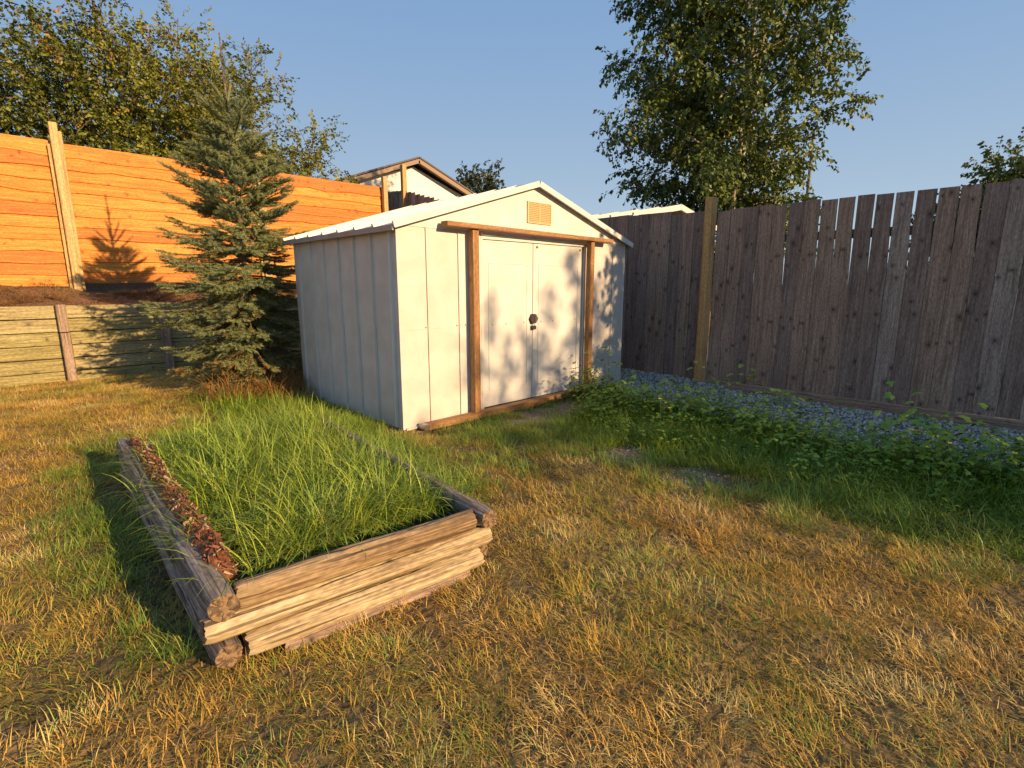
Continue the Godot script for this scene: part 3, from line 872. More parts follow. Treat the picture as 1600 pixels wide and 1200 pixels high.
	part(t, "soil", sst.commit(), mottled(Color(0.03, 0.022, 0.014), Color(0.09, 0.06, 0.035), 0.04, 1.5, 0.95, 81, 1.0))

# ---------------------------------------------------------------- spruce
func bottlebrush(sd: int) -> Mesh:
	# a twig along +Z, 1 unit = 0.1 m, ringed with needles
	var r := RandomNumberGenerator.new(); r.seed = sd
	var st := SurfaceTool.new(); st.begin(Mesh.PRIMITIVE_TRIANGLES)
	for k in 64:
		var z := r.randf_range(0.0, 1.0)
		var a := r.randf() * TAU
		var rad := Vector3(cos(a), sin(a), 0)
		var tip := rad * r.randf_range(0.14, 0.2) + Vector3(0, 0.03, r.randf_range(0.08, 0.2))
		if z > 0.9: tip = rad * 0.09 + Vector3(0, 0, 0.2)
		var base := Vector3(0, 0, z) + rad * 0.012
		var side := rad.cross(Vector3(0, 0, 1)).normalized() * 0.02
		st.add_vertex(base - side); st.add_vertex(base + tip); st.add_vertex(base + side)
	st.generate_normals()
	return st.commit()

func make_spruce(at: Vector3) -> void:
	var t := thing("spruce_tree", at, "young blue green spruce with drooping lower boughs between retaining wall and shed", "spruce tree")
	var r := RandomNumberGenerator.new(); r.seed = 12
	var Hh := 3.72
	var st := SurfaceTool.new(); st.begin(Mesh.PRIMITIVE_TRIANGLES)
	var pts := []; var rad := []
	for k in 13:
		var f := k / 12.0
		pts.append(Vector3(sin(f * 4.0) * 0.015, -0.05 + f * (Hh + 0.05), cos(f * 3.0) * 0.012 - 0.012))
		rad.append(lerpf(0.045, 0.007, pow(f, 0.8)))
	tube(st, pts, rad, 8)
	st.generate_normals()
	part(t, "trunk", st.commit(), M.bark)
	var bt := SurfaceTool.new(); bt.begin(Mesh.PRIMITIVE_TRIANGLES)
	var xf := [[], [], []]; var cols := [[], [], []]
	var put := func(p: Vector3, d: Vector3, s: float, y: float) -> void:
		var tip := at + p + d.normalized() * 0.1
		if tip.x > -0.04 and tip.z > -2.06 and tip.y < 1.75: return   # the shed stands here
		var v := r.randi() % 3
		var zz := d.normalized()
		var xx := zz.cross(Vector3.UP)
		xx = xx.normalized() if xx.length() > 0.01 else Vector3.RIGHT
		var b := Basis(xx, zz.cross(xx), zz).rotated(zz, r.randf() * TAU)
		xf[v].append(Transform3D(b.scaled(Vector3(0.125, 0.125, 0.125) * s), p))
		var c := Color(0.17, 0.20, 0.06).lerp(Color(0.32, 0.34, 0.13), r.randf())
		c = c.lerp(Color(0.15, 0.18, 0.10), 0.4 * r.randf())
		if y < 0.6 and r.randf() < 0.3: c = Color(0.30, 0.17, 0.05)
		elif y < 1.2 and r.randf() < 0.12: c = Color(0.20, 0.14, 0.04)
		cols[v].append(c)
	var prof := [[0.05, 0.72], [0.35, 0.88], [0.8, 0.86], [1.3, 0.86], [1.55, 0.70], [1.95, 0.68], [2.2, 0.56], [2.55, 0.42], [2.8, 0.30], [3.0, 0.26], [3.6, 0.12]]
	var y := 0.12
	var ang := 0.0
	while y < 3.2:
		var whorl := 7 if y < 2.3 else (6 if y < 2.7 else 4)
		for k in whorl + (4 if y < 2.0 else (3 if y < 2.6 else 0)):
			var main := k < whorl
			ang += 2.399
			var by := y + (r.randf_range(-0.04, 0.04) if main else r.randf_range(0.06, 0.2))
			var L := 0.1
			for q in prof.size() - 1:
				if by >= prof[q][0] and by < prof[q + 1][0]:
					L = lerpf(prof[q][1], prof[q + 1][1], (by - prof[q][0]) / (prof[q + 1][0] - prof[q][0]))
			L *= r.randf_range(0.78, 1.1) * (1.0 if main else 0.6)
			var rise := lerpf(-0.14, 0.3, smoothstep(0.3, 2.4, by)) + 0.75 * smoothstep(2.5, 3.1, by) + r.randf_range(-0.12, 0.12)
			var out := Vector3(cos(ang), 0, sin(ang))
			var reach := at + out * L
			if by < 1.6 and reach.x > -0.05 and reach.z > -2.1: L *= 0.42
			var bp := []; var br := []
			var p := Vector3(0, by, 0)
			var segs := 8
			var dir := (out + Vector3.UP * rise).normalized()
			for s in segs + 1:
				bp.append(p); br.append(lerpf(0.011, 0.003, float(s) / segs) * (0.5 + L * 0.7))
				var f := float(s) / segs
				dir = (dir + Vector3.UP * ((-0.05 if f < 0.55 else 0.10) if by < 1.8 else 0.02)).normalized()
				p += dir * L / segs
			tube(bt, bp, br, 4)
			for s in range(1, segs + 1):
				var f := float(s) / segs
				var bpos: Vector3 = bp[s]
				var bd: Vector3 = (bp[s] - bp[s - 1]).normalized()
				var lat := bd.cross(Vector3.UP).normalized()
				if f > 0.55 or L < 0.45: put.call(bpos - bd * 0.05, bd, 1.0, by)
				if f < 0.14 and L > 0.4: continue
				if by > 2.85: continue
				for sgn in [-1.0, 1.0]:
					var sl: float = minf(0.36 * L * (1.12 - f) + 0.05, 0.3)
					var sd: Vector3 = (bd * 0.75 + lat * sgn * r.randf_range(0.7, 1.0) + Vector3.UP * r.randf_range(-0.18, 0.12)).normalized()
					var cnt := maxi(1, int(ceil(sl / 0.085)))
					for c in cnt:
						var q := bpos + sd * (sl * c / cnt) + Vector3.DOWN * 0.03 * c * (1.0 if by < 1.8 else 0.0)
						if c > 0 or sl < 0.12:
							put.call(q, (sd + bd * 0.2 * c).normalized(), r.randf_range(0.8, 1.1), by)
						if c > 0:
							put.call(q, (sd + bd * 0.7 - lat * sgn * 0.4).normalized(), r.randf_range(0.6, 0.9), by)
							put.call(q, (sd * 0.8 + lat * sgn * 0.5 - bd * 0.3 + Vector3.UP * r.randf_range(-0.2, 0.3)).normalized(), r.randf_range(0.55, 0.85), by)
			put.call(bp[segs] - dir * 0.04, dir, 1.05, by)
		y += 0.145 if y < 2.3 else 0.2
	for k in 7:
		put.call(Vector3(0, 3.25 + k * 0.04, 0), Vector3(0, 1, 0), 0.45, 3.0)
	for k in 4:
		put.call(Vector3(0, 3.42, 0), Vector3(cos(k * 1.6), 2.2, sin(k * 1.6)), 0.8, 3.0)
	bt.generate_normals()
	part(t, "boughs", bt.commit(), M.bark)
	joined(t, "needles", [bottlebrush(40), bottlebrush(41), bottlebrush(42)], M.needle, xf, cols)

# ---------------------------------------------------------------- broadleaf trees
func leaf_spray(sd: int, count: int, length: float, leaf: float, droop: float) -> Mesh:
	var r := RandomNumberGenerator.new(); r.seed = sd
	var st := SurfaceTool.new(); st.begin(Mesh.PRIMITIVE_TRIANGLES)
	st.add_vertex(Vector3(-0.004, 0, -0.1)); st.add_vertex(Vector3(0, -droop * length * 0.8, length)); st.add_vertex(Vector3(0.004, 0.004, -0.1))
	for k in count:
		var f := (k + 0.5) / count
		var p := Vector3(r.randf_range(-0.25, 0.25) * length * 0.5, -droop * f * f * length + r.randf_range(-0.2, 0.2) * length * 0.4, f * length)
		var d := Vector3(r.randf_range(-1, 1), r.randf_range(-0.9, 0.45) - droop * 0.4, r.randf_range(-0.3, 1)).normalized()
		var s := d.cross(Vector3(r.randf_range(-0.5, 0.5), 1, r.randf_range(-0.5, 0.5))).normalized()
		var up := s.cross(d)
		var l := leaf * r.randf_range(0.75, 1.25)
		var a := p; var tip := p + d * l - up * l * 0.12
		var m := p + d * l * 0.42 + up * l * 0.06
		var w := l * 0.36
		st.add_vertex(a); st.add_vertex(m + s * w - up * l * 0.06); st.add_vertex(tip)
		st.add_vertex(a); st.add_vertex(tip); st.add_vertex(m - s * w - up * l * 0.06)
	st.generate_normals()
	return st.commit()

# spec: h height, r crown radius, low crown start, stems, sprays, droop, cols [a, b], leaf, lean
func tree(called: String, at: Vector3, label: String, group: String, o: Dictionary) -> Node3D:
	var t := thing(called, at, label, "tree" if not o.has("cat") else o.cat, group)
	var r := RandomNumberGenerator.new(); r.seed = o.seed
	var st := SurfaceTool.new(); st.begin(Mesh.PRIMITIVE_TRIANGLES)
	var bt := SurfaceTool.new(); bt.begin(Mesh.PRIMITIVE_TRIANGLES)
	var xf := [[], []]; var cols := [[], []]
	var h: float = o.h; var R: float = o.r; var low: float = o.low
	var per: float = float(o.sprays) / (o.stems * o.limbs)
	for s in o.stems:
		var sa: float = TAU * s / o.stems + r.randf() * 0.8
		var spread: float = (0.0 if o.stems == 1 else o.spread) 
		var sh: float = h * (1.0 if s == 0 else r.randf_range(0.75, 0.95))
		var pts := []; var rad := []
		var wob := r.randf() * 9.0
		for k in 11:
			var f := k / 10.0
			pts.append(Vector3(cos(sa) * spread * pow(f, 0.9) + sin(f * 5.0 + wob) * 0.07 * f * h * 0.2, -0.15 + f * (sh + 0.15), sin(sa) * spread * pow(f, 0.9) + cos(f * 4.0 + wob) * 0.06 * f * h * 0.2))
			rad.append(lerpf(o.trunk, 0.012, pow(f, 0.75)) * (1.0 if o.stems == 1 else 0.75))
		tube(st, pts, rad, 8)
		for l in o.limbs:
			var f: float = lerpf(low / sh, 0.985, (l + r.randf()) / o.limbs)
			var fi := clampf(f, 0.0, 0.999) * 10.0
			var p0: Vector3 = pts[int(fi)].lerp(pts[int(fi) + 1], fi - int(fi))
			var a: float = l * 2.399 + s * 1.1 + r.randf_range(-0.4, 0.4)
			var g := clampf((f - low / sh) / (1.0 - low / sh), 0.0, 1.0)
			var prof: float = pow(sin(PI * clampf(0.16 + 0.84 * pow(g, o.get("bulge", 0.8)), 0.0, 1.0)), 0.6) + 0.12
			if o.has("cone"): prof = 1.06 - g
			var L: float = R * prof * r.randf_range(0.62, 1.12) / (1.0 if o.stems == 1 else 1.25)
			var out := Vector3(cos(a), 0, sin(a))
			var dir := (out + Vector3.UP * lerpf(0.35, 1.1, g)).normalized()
			var bp := []; var br := []
			var p := p0
			for k in 7:
				bp.append(p); br.append(lerpf(0.03, 0.006, k / 6.0) * (0.5 + L * 0.25) * (1.0 - 0.5 * g))
				dir = (dir + Vector3.DOWN * o.droop * 0.14 + Vector3(r.randf_range(-1, 1), r.randf_range(-0.6, 0.6), r.randf_range(-1, 1)) * 0.16).normalized()
				p += dir * L / 6.0
			tube(bt, bp, br, 5)
			var c0: Color = (o.cols[0] as Color).lerp(o.cols[1], r.randf())
			var n := int(per * L / (R * 0.75) + 0.5)
			for q in n:
				var u := pow(r.randf(), 0.7)
				var ui := clampf(u, 0.0, 0.999) * 6.0
				var bpos: Vector3 = bp[int(ui)].lerp(bp[int(ui) + 1], ui - int(ui))
				var off: Vector3 = Vector3(r.randfn(), r.randfn() * 0.8, r.randfn()) * o.fuzz * (0.5 + 0.6 * u)
				var d: Vector3 = (off * 2.0 + dir * 0.5 + Vector3.DOWN * o.droop + Vector3(r.randf_range(-1, 1), r.randf_range(-1, 1), r.randf_range(-1, 1)) * 0.5).normalized()
				var xx := Vector3.UP.cross(d)
				xx = xx.normalized() if xx.length() > 0.01 else Vector3.RIGHT
				var b := Basis(xx, d.cross(xx), d).orthonormalized().scaled(Vector3.ONE * r.randf_range(0.75, 1.25))
				var v := r.randi() % 2
				xf[v].append(Transform3D(b, bpos + off))
				var c := c0.lerp(o.cols[1] if r.randf() < 0.5 else o.cols[0], r.randf() * 0.6)
				if o.has("odd") and r.randf() < 0.045: c = o.odd
				cols[v].append(c)
	st.generate_normals(); bt.generate_normals()
	part(t, "trunk", st.commit(), o.bark)
	part(t, "limbs", bt.commit(), o.bark)
	var shapes := []
	for v in 2: shapes.append(leaf_spray(int(o.seed) + 60 + v, o.get("per_spray", 14), o.get("spray", 0.34), o.leaf, o.droop))
	joined(t, "foliage", shapes, M.leaf, xf, cols)
	return t

func make_trees() -> void:
	var olive := [Color(0.14, 0.165, 0.022), Color(0.28, 0.265, 0.035)]
	var deep := [Color(0.085, 0.115, 0.018), Color(0.19, 0.195, 0.028)]
	var gold := Color(0.34, 0.19, 0.03)
	var grp := "trees beyond the orange fence"
	var left := [
		["leaning_tree", Vector3(-2.6, 1.1, -13.2), "dense dark leafy tree beyond the orange fence's tall nailed post", 7.0, 2.0, 1.2, deep, 5],
		["slender_tree", Vector3(-0.6, 1.1, -11.7), "slender many stemmed dark tree beyond the orange fence", 6.2, 1.7, 1.0, deep, 6],
		["thicket_tree", Vector3(0.75, 1.1, -11.2), "golden green bushy tree rising behind the spruce tip", 6.0, 1.7, 0.8, olive, 7],
		["willow_tree", Vector3(1.95, 1.1, -10.3), "loose golden green tree with bare twig tips against the sky", 5.3, 1.7, 0.6, olive, 8],
		["shrubby_tree", Vector3(3.1, 1.1, -9.6), "low yellow green shrubby tree reaching towards the neighbour's gable", 3.7, 1.5, 0.4, olive, 9],
		["bank_shrub", Vector3(4.2, 1.1, -9.3), "small yellow green shrub in front of the neighbour's gable", 2.5, 0.85, 0.3, olive, 10],
		["back_tree", Vector3(-4.6, 1.1, -12.0), "tall dark tree far along the orange fence", 7.5, 2.2, 1.2, deep, 11],
	]
	for q in left:
		tree(q[0], q[1], q[2], grp, {"h": q[3], "r": q[4], "low": q[5], "stems": 3, "spread": q[4] * 0.45, "limbs": 26, "sprays": 2300 if q[3] > 4.0 else 1700, "droop": 0.12, "fuzz": 0.16, "cols": q[6], "odd": gold, "leaf": 0.068, "per_spray": 17, "trunk": 0.07, "bark": M.bark, "seed": q[7], "bulge": 0.7})
	tree("birch_tree", Vector3(9.55, 0.0, -1.7), "tall airy birch with drooping green sprays behind the weathered fence", "", {"h": 9.6, "r": 2.65, "low": 1.7, "stems": 3, "spread": 1.15, "limbs": 34, "sprays": 6200, "per_spray": 16, "droop": 0.34, "fuzz": 0.17, "cols": [Color(0.06, 0.10, 0.012), Color(0.16, 0.185, 0.024)], "leaf": 0.085, "trunk": 0.13, "bark": M.birch, "seed": 31, "bulge": 1.05})
	tree("hedge_tree", Vector3(16.8, 0.0, 2.2), "rounded green treetop peeping over the end of the weathered fence", "", {"h": 4.35, "r": 1.7, "low": 1.2, "stems": 3, "spread": 0.8, "limbs": 22, "sprays": 2000, "droop": 0.1, "fuzz": 0.2, "cols": [Color(0.07, 0.10, 0.02), Color(0.17, 0.19, 0.035)], "leaf": 0.1, "trunk": 0.12, "bark": M.bark, "seed": 41})
	tree("distant_tree", Vector3(17.2, 1.1, -19.4), "dark pointed treetop beside the neighbour's roof slope", "", {"h": 6.3, "r": 1.7, "low": 1.5, "stems": 3, "spread": 0.9, "limbs": 20, "sprays": 1300, "droop": 0.0, "fuzz": 0.2, "cols": [Color(0.03, 0.045, 0.02), Color(0.07, 0.085, 0.03)], "leaf": 0.14, "trunk": 0.12, "bark": M.bark, "seed": 43})

func make_shade_trees() -> void:
	# these stand beside and behind the camera; their shade falls on the shed front and the lawn
	tree("cedar_tree", Vector3(5.25, 0.0, 5.75), "dense dark cone shaped cedar leaning over the weathered fence", "", {"cone": true, "h": 5.5, "r": 1.9, "low": 1.5, "stems": 1, "spread": 0.0, "limbs": 130, "sprays": 6500, "droop": 0.3, "fuzz": 0.09, "cols": [Color(0.035, 0.06, 0.018), Color(0.07, 0.10, 0.03)], "leaf": 0.1, "trunk": 0.09, "bark": M.bark, "seed": 51})
	tree("apple_tree", Vector3(5.1, 0.0, 17.0), "spreading leafy fruit tree standing at the sunny side of the lawn", "", {"h": 6.8, "r": 2.5, "low": 1.2, "stems": 3, "spread": 1.2, "limbs": 20, "sprays": 1500, "droop": 0.1, "fuzz": 0.18, "cols": [Color(0.05, 0.08, 0.02), Color(0.1, 0.13, 0.03)], "leaf": 0.1, "trunk": 0.1, "bark": M.bark, "seed": 53})

# ---------------------------------------------------------------- gravel, grass, weeds
func pebble(sd: int) -> Mesh:
	var r := RandomNumberGenerator.new(); r.seed = sd
	var sp := SphereMesh.new(); sp.radius = 1.0; sp.height = 2.0; sp.radial_segments = 5; sp.rings = 2
	var arr := sp.get_mesh_arrays()
	var vs: PackedVector3Array = arr[Mesh.ARRAY_VERTEX]
	var st := SurfaceTool.new(); st.begin(Mesh.PRIMITIVE_TRIANGLES)
	st.set_smooth_group(-1)
	var seen := {}
	for i in arr[Mesh.ARRAY_INDEX]:
		var v: Vector3 = vs[i]
		var key := "%.2f %.2f %.2f" % [v.x, v.y, v.z]
		if not seen.has(key): seen[key] = v * r.randf_range(0.72, 1.2) * Vector3(1.15, 0.75, 0.95)
		st.add_vertex(seen[key])
	st.generate_normals()
	return st.commit()

func make_gravel() -> void:
	var r := RandomNumberGenerator.new(); r.seed = 91
	var holder := Node3D.new(); holder.name = "gravel"; add_child(holder)
	tag(holder, "strip of blue grey crushed gravel along the weathered fence", "gravel", "", "stuff")
	var xf := [[], [], []]; var cols := [[], [], []]
	for k in 22000:
		var z := r.randf_range(-0.6, 5.2)
		var x := r.randf_range(1.7, 4.13)
		var e := gravel_edge(z)
		if x < e - 0.1 or (x < e and r.randf() > 0.3): continue
		if x < 3.2 and z < 0.1: continue
		var s := r.randf_range(0.008, 0.016) * (1.0 if r.randf() < 0.93 else 1.5)
		var b := Basis.from_euler(Vector3(r.randf() * 6.0, r.randf() * 6.0, r.randf() * 6.0)).scaled(Vector3.ONE * s)
		var v := r.randi() % 3
		xf[v].append(Transform3D(b, Vector3(x, ground_height(x, z) + s * 0.4, z)))
		var q := pow(r.randf(), 1.4)
		cols[v].append(Color(0.22, 0.21, 0.175).lerp(Color(0.62, 0.60, 0.50), q))
	# scattered stones on the bare soil
	for k in 160:
		var c: Array = [[1.3, 0.4, 0.5, 0.2], [0.86, 1.62, 0.2, 0.14], [0.77, 2.2, 0.22, 0.15]][r.randi() % 3]
		var x: float = c[0] + r.randf_range(-1, 1) * c[2]; var z: float = c[1] + r.randf_range(-1, 1) * c[3]
		var s := r.randf_range(0.003, 0.009)
		xf[0].append(Transform3D(Basis.from_euler(Vector3(r.randf() * 6.0, r.randf() * 6.0, 0)).scaled(Vector3.ONE * s), Vector3(x, ground_height(x, z) + s * 0.3, z)))
		cols[0].append(Color(0.3, 0.25, 0.2).lerp(Color(0.5, 0.47, 0.43), r.randf()))
	joined(holder, "stones", [pebble(95), pebble(96), pebble(97)], M.stone, xf, cols)

func tuft(sd: int, blades: int, spread: float, hmin: float, hmax: float, width: float, lean: float, bend: float, segs: int, greener := 0.0) -> Mesh:
	var r := RandomNumberGenerator.new(); r.seed = sd
	var st := SurfaceTool.new(); st.begin(Mesh.PRIMITIVE_TRIANGLES)
	for k in blades:
		var tone := r.randf_range(0.7, 1.3)
		if r.randf() < greener: st.set_color(Color(tone * 0.45, tone * 0.95, tone * 0.4))
		else: st.set_color(Color(tone * r.randf_range(0.9, 1.12), tone, tone * r.randf_range(0.8, 1.1)))
		var a := r.randf() * TAU
		var p := Vector3(cos(a), 0, sin(a)) * spread * sqrt(r.randf()) + Vector3(0, -0.01, 0)
		var da := a + r.randfn() * 1.0
		var out := Vector3(cos(da), 0, sin(da))
		var L := r.randf_range(hmin, hmax)
		var dir := (Vector3.UP + out * lean * r.randf_range(0.1, 1.0)).normalized()
		var side := out.cross(Vector3.UP).rotated(Vector3.UP, r.randf_range(-0.6, 0.6)).normalized()
		var w := width * r.randf_range(0.7, 1.25)
		var bd := bend * r.randf_range(0.2, 1.2)
		var prev_l := p - side * w * 0.5; var prev_r := p + side * w * 0.5
		for s in segs:
			var f := float(s + 1) / segs
			dir = (dir + (out * 0.75 + Vector3.DOWN * 0.8) * bd / segs * f * 2.0).normalized()
			p += dir * L / segs
			if s == segs - 1:
				st.add_vertex(prev_l); st.add_vertex(p); st.add_vertex(prev_r)
			else:
				var ww := w * (1.0 - f * 0.75)
				var nl := p - side * ww * 0.5; var nr := p + side * ww * 0.5
				st.add_vertex(prev_l); st.add_vertex(nl); st.add_vertex(prev_r)
				st.add_vertex(prev_r); st.add_vertex(nl); st.add_vertex(nr)
				prev_l = nl; prev_r = nr
	st.generate_normals()
	return st.commit()

func blocked(x: float, z: float) -> bool:
	if x > -0.04 and x < 3.15 and z > -2.06 and z < 0.13: return true
	if in_bed(x, z): return true
	return z < RZ + 0.05 or x > FX - 0.02

func make_grass() -> void:
	var r := RandomNumberGenerator.new(); r.seed = 131
	var dry := Node3D.new(); dry.name = "dry_grass"; add_child(dry)
	tag(dry, "short straw coloured dry lawn grass in front of the log bed", "grass", "", "stuff")
	var grn := Node3D.new(); grn.name = "green_grass"; add_child(grn)
	tag(grn, "longer green grass around the shed, log bed and gravel", "grass", "", "stuff")
	var bedg := Node3D.new(); bedg.name = "bed_grass"; add_child(bedg)
	tag(bedg, "long arching green grass filling the raised log bed", "grass", "", "stuff")
	var tall := Node3D.new(); tall.name = "straw_tufts"; add_child(tall)
	tag(tall, "tall orange straw tufts at the foot of the spruce", "grass", "", "stuff")
	var dm := []; var gm := []; var lm := []
	for v in 4:
		dm.append(tuft(200 + v, 470, 0.14, 0.02, 0.083, 0.0032, 1.4, 1.0, 2, [0.01, 0.06, 0.16, 0.3][v]))
		gm.append(tuft(220 + v, 95, 0.12, 0.06, 0.18, 0.0042, 0.8, 1.1, 3))
		lm.append(tuft(240 + v, 75, 0.13, 0.15, 0.32, 0.0055, 0.75, 1.7, 5))
	var dx := [[], [], [], []]; var dc := [[], [], [], []]
	var gx := [[], [], [], []]; var gc := [[], [], [], []]
	var straw := [Color(0.66, 0.40, 0.065), Color(0.43, 0.245, 0.045), Color(0.74, 0.51, 0.16), Color(0.30, 0.25, 0.05)]
	# jittered hexagonal rows of tufts, so that neighbours meet without piling up
	var spots := []
	for pass_ in 2:
		var pitch: float = [0.15, 0.125][pass_]
		var row := 0
		var zz := RZ
		while zz < 5.0:
			var xx := -6.5 + (pitch * 0.5 if row % 2 else 0.0)
			while xx < 4.1:
				spots.append([xx + r.randf_range(-0.35, 0.35) * pitch, zz + r.randf_range(-0.35, 0.35) * pitch, pass_])
				xx += pitch
			zz += pitch * 0.87
			row += 1
	for sp in spots:
		var x: float = sp[0]; var z: float = sp[1]
		var to := Vector2(x - CAM.x, z - CAM.z)
		if to.length() < 0.3 or to.normalized().dot(Vector2(0.695, -0.72)) < 0.3: continue   # behind the camera
		if blocked(x, z): continue
		var e := gravel_edge(z)
		if x > e - 0.05 and z > -1.0 and r.randf() > 0.01: continue
		var b := bare(x, z)
		if r.randf() < b * 0.93: continue
		var g := lush(x, z)
		# thin spots
		var thin := smoothstep(0.28, 0.55, fine.get_noise_2d(x * 0.9 + 40.0, z * 0.9)) * 0.55
		if sp[2] == 0 and (r.randf() < thin * (1.0 - g) or r.randf() < g * 0.5): continue
		var mixed := smoothstep(-0.35, 0.45, patch.get_noise_2d(x * 1.8 + 3.0, z * 1.8) + r.randf_range(-0.15, 0.15))
		var v := r.randi() % 4 if sp[2] == 1 else clampi(int(mixed * 4.0 + g), 0, 3)
		var y := ground_height(x, z)
		if sp[2] == 1:
			if r.randf() > g * 0.92: continue
			var s := r.randf_range(0.65, 1.15) * (0.75 + 0.8 * smoothstep(0.5, 2.0, x) * smoothstep(0.3, 1.2, z) + 0.6 * smoothstep(-0.1, -0.5, x) * smoothstep(-1.2, -0.8, x))
			gx[v].append(Transform3D(Basis(Vector3.UP, r.randf() * TAU).scaled(Vector3(s, s * r.randf_range(0.8, 1.2), s)), Vector3(x, y, z)))
			var c := Color(0.11, 0.22, 0.012).lerp(Color(0.29, 0.37, 0.025), r.randf())
			c = c.lerp(Color(0.30, 0.26, 0.05), 0.5 * smoothstep(0.1, 0.6, patch.get_noise_2d(x * 2.0 + 9.0, z * 2.0) + r.randf_range(-0.2, 0.2)) * smoothstep(2.0, 0.6, x))
			gc[v].append(c)
		else:
			var s2 := r.randf_range(0.75, 1.2) * (0.95 + 0.4 * fine.get_noise_2d(x * 1.3, z * 1.3 + 20.0))
			dx[v].append(Transform3D(Basis(Vector3.UP, r.randf() * TAU) * Basis(Vector3.RIGHT, r.randf_range(-0.1, 0.1)) * Basis.from_scale(Vector3(1.0, s2, 1.0)), Vector3(x, y, z)))
			var c2: Color = (straw[0] as Color).lerp(straw[1], r.randf())
			if r.randf() < 0.18: c2 = straw[2]
			c2 = c2.lerp(Color(0.22, 0.25, 0.025), clampf(0.25 * mixed + g * 0.5, 0.0, 0.85))
			dc[v].append(c2)
	# wisps on the bank above the retaining wall
	for k in 170:
		var x := r.randf_range(-8.0, 3.6); var z := r.randf_range(OZ - 0.1, RZ - 0.12)
		var v := r.randi() % 4
		dx[v].append(Transform3D(Basis(Vector3.UP, r.randf() * TAU) * Basis(Vector3.RIGHT, r.randf_range(-0.6, 0.6)) * Basis.from_scale(Vector3.ONE * r.randf_range(0.8, 1.9)), Vector3(x, ground_height(x, z) - 0.005, z)))
		dc[v].append(Color(0.42, 0.20, 0.065).lerp(Color(0.16, 0.085, 0.035), r.randf()))
	for v in 4:
		copies(dry, "blades", dm[v], M.straw, dx[v], dc[v]).set_meta("kind", "stuff")
		copies(grn, "blades", gm[v], M.blade, gx[v], gc[v]).set_meta("kind", "stuff")
	# bed
	var bx := [[], [], [], []]; var bc := [[], [], [], []]
	for k in 400:
		var z := r.randf_range(-0.2, 1.78)
		var x0 := -1.80 - (z + 0.3) * 0.028; var x1 := -0.79 - (z + 0.05) * 0.085
		var x := r.randf_range(x0, x1)
		if z < -0.05 and x > -1.2: continue
		if x < x0 + 0.1 and r.randf() < 0.75: continue
		var v := r.randi() % 4
		var s := r.randf_range(0.55, 1.2) * (0.95 + 0.6 * fine.get_noise_2d(x * 1.2 + 70.0, z * 1.2))
		bx[v].append(Transform3D(Basis(Vector3.UP, r.randf() * TAU).scaled(Vector3(s, s, s)), Vector3(x, 0.145, z)))
		var c := Color(0.15, 0.25, 0.016).lerp(Color(0.40, 0.46, 0.045), r.randf())
		if r.randf() < 0.06: c = Color(0.40, 0.29, 0.09)
		bc[v].append(c)
	for v in 4:
		copies(bedg, "blades", lm[v], M.blade, bx[v], bc[v]).set_meta("kind", "stuff")
	# taller green growth towards the gravel
	var wx := [[], [], [], []]; var wc := [[], [], [], []]
	for k in 330:
		var z := r.randf_range(0.25, 4.8)
		var x := gravel_edge(z) - 0.08 - absf(r.randfn()) * 0.45
		if x < 0.8 or bare(x, z) > 0.2 or blocked(x, z): continue
		var v := r.randi() % 4
		var s := r.randf_range(0.45, 0.95)
		wx[v].append(Transform3D(Basis(Vector3.UP, r.randf() * TAU).scaled(Vector3(s, s, s)), Vector3(x, ground_height(x, z), z)))
		wc[v].append(Color(0.08, 0.16, 0.008).lerp(Color(0.20, 0.28, 0.015), r.randf()))
	for v in 4:
		copies(grn, "blades", lm[v], M.blade, wx[v], wc[v]).set_meta("kind", "stuff")
	# straw tufts by the spruce
	var tx := [[], [], [], []]; var tc := [[], [], [], []]
	for k in 40:
		var a := r.randf() * TAU
		var x := -0.32 + cos(a) * r.randf() * 0.5; var z := -2.1 + sin(a) * r.randf() * 0.55
		if blocked(x, z): continue
		var v := r.randi() % 4
		var s := r.randf_range(0.8, 1.6)
		tx[v].append(Transform3D(Basis(Vector3.UP, r.randf() * TAU).scaled(Vector3(s, s, s)), Vector3(x, ground_height(x, z), z)))
		tc[v].append(Color(0.50, 0.25, 0.06).lerp(Color(0.34, 0.19, 0.05), r.randf()))
	for v in 4:
		copies(tall, "blades", lm[v], M.straw, tx[v], tc[v]).set_meta("kind", "stuff")

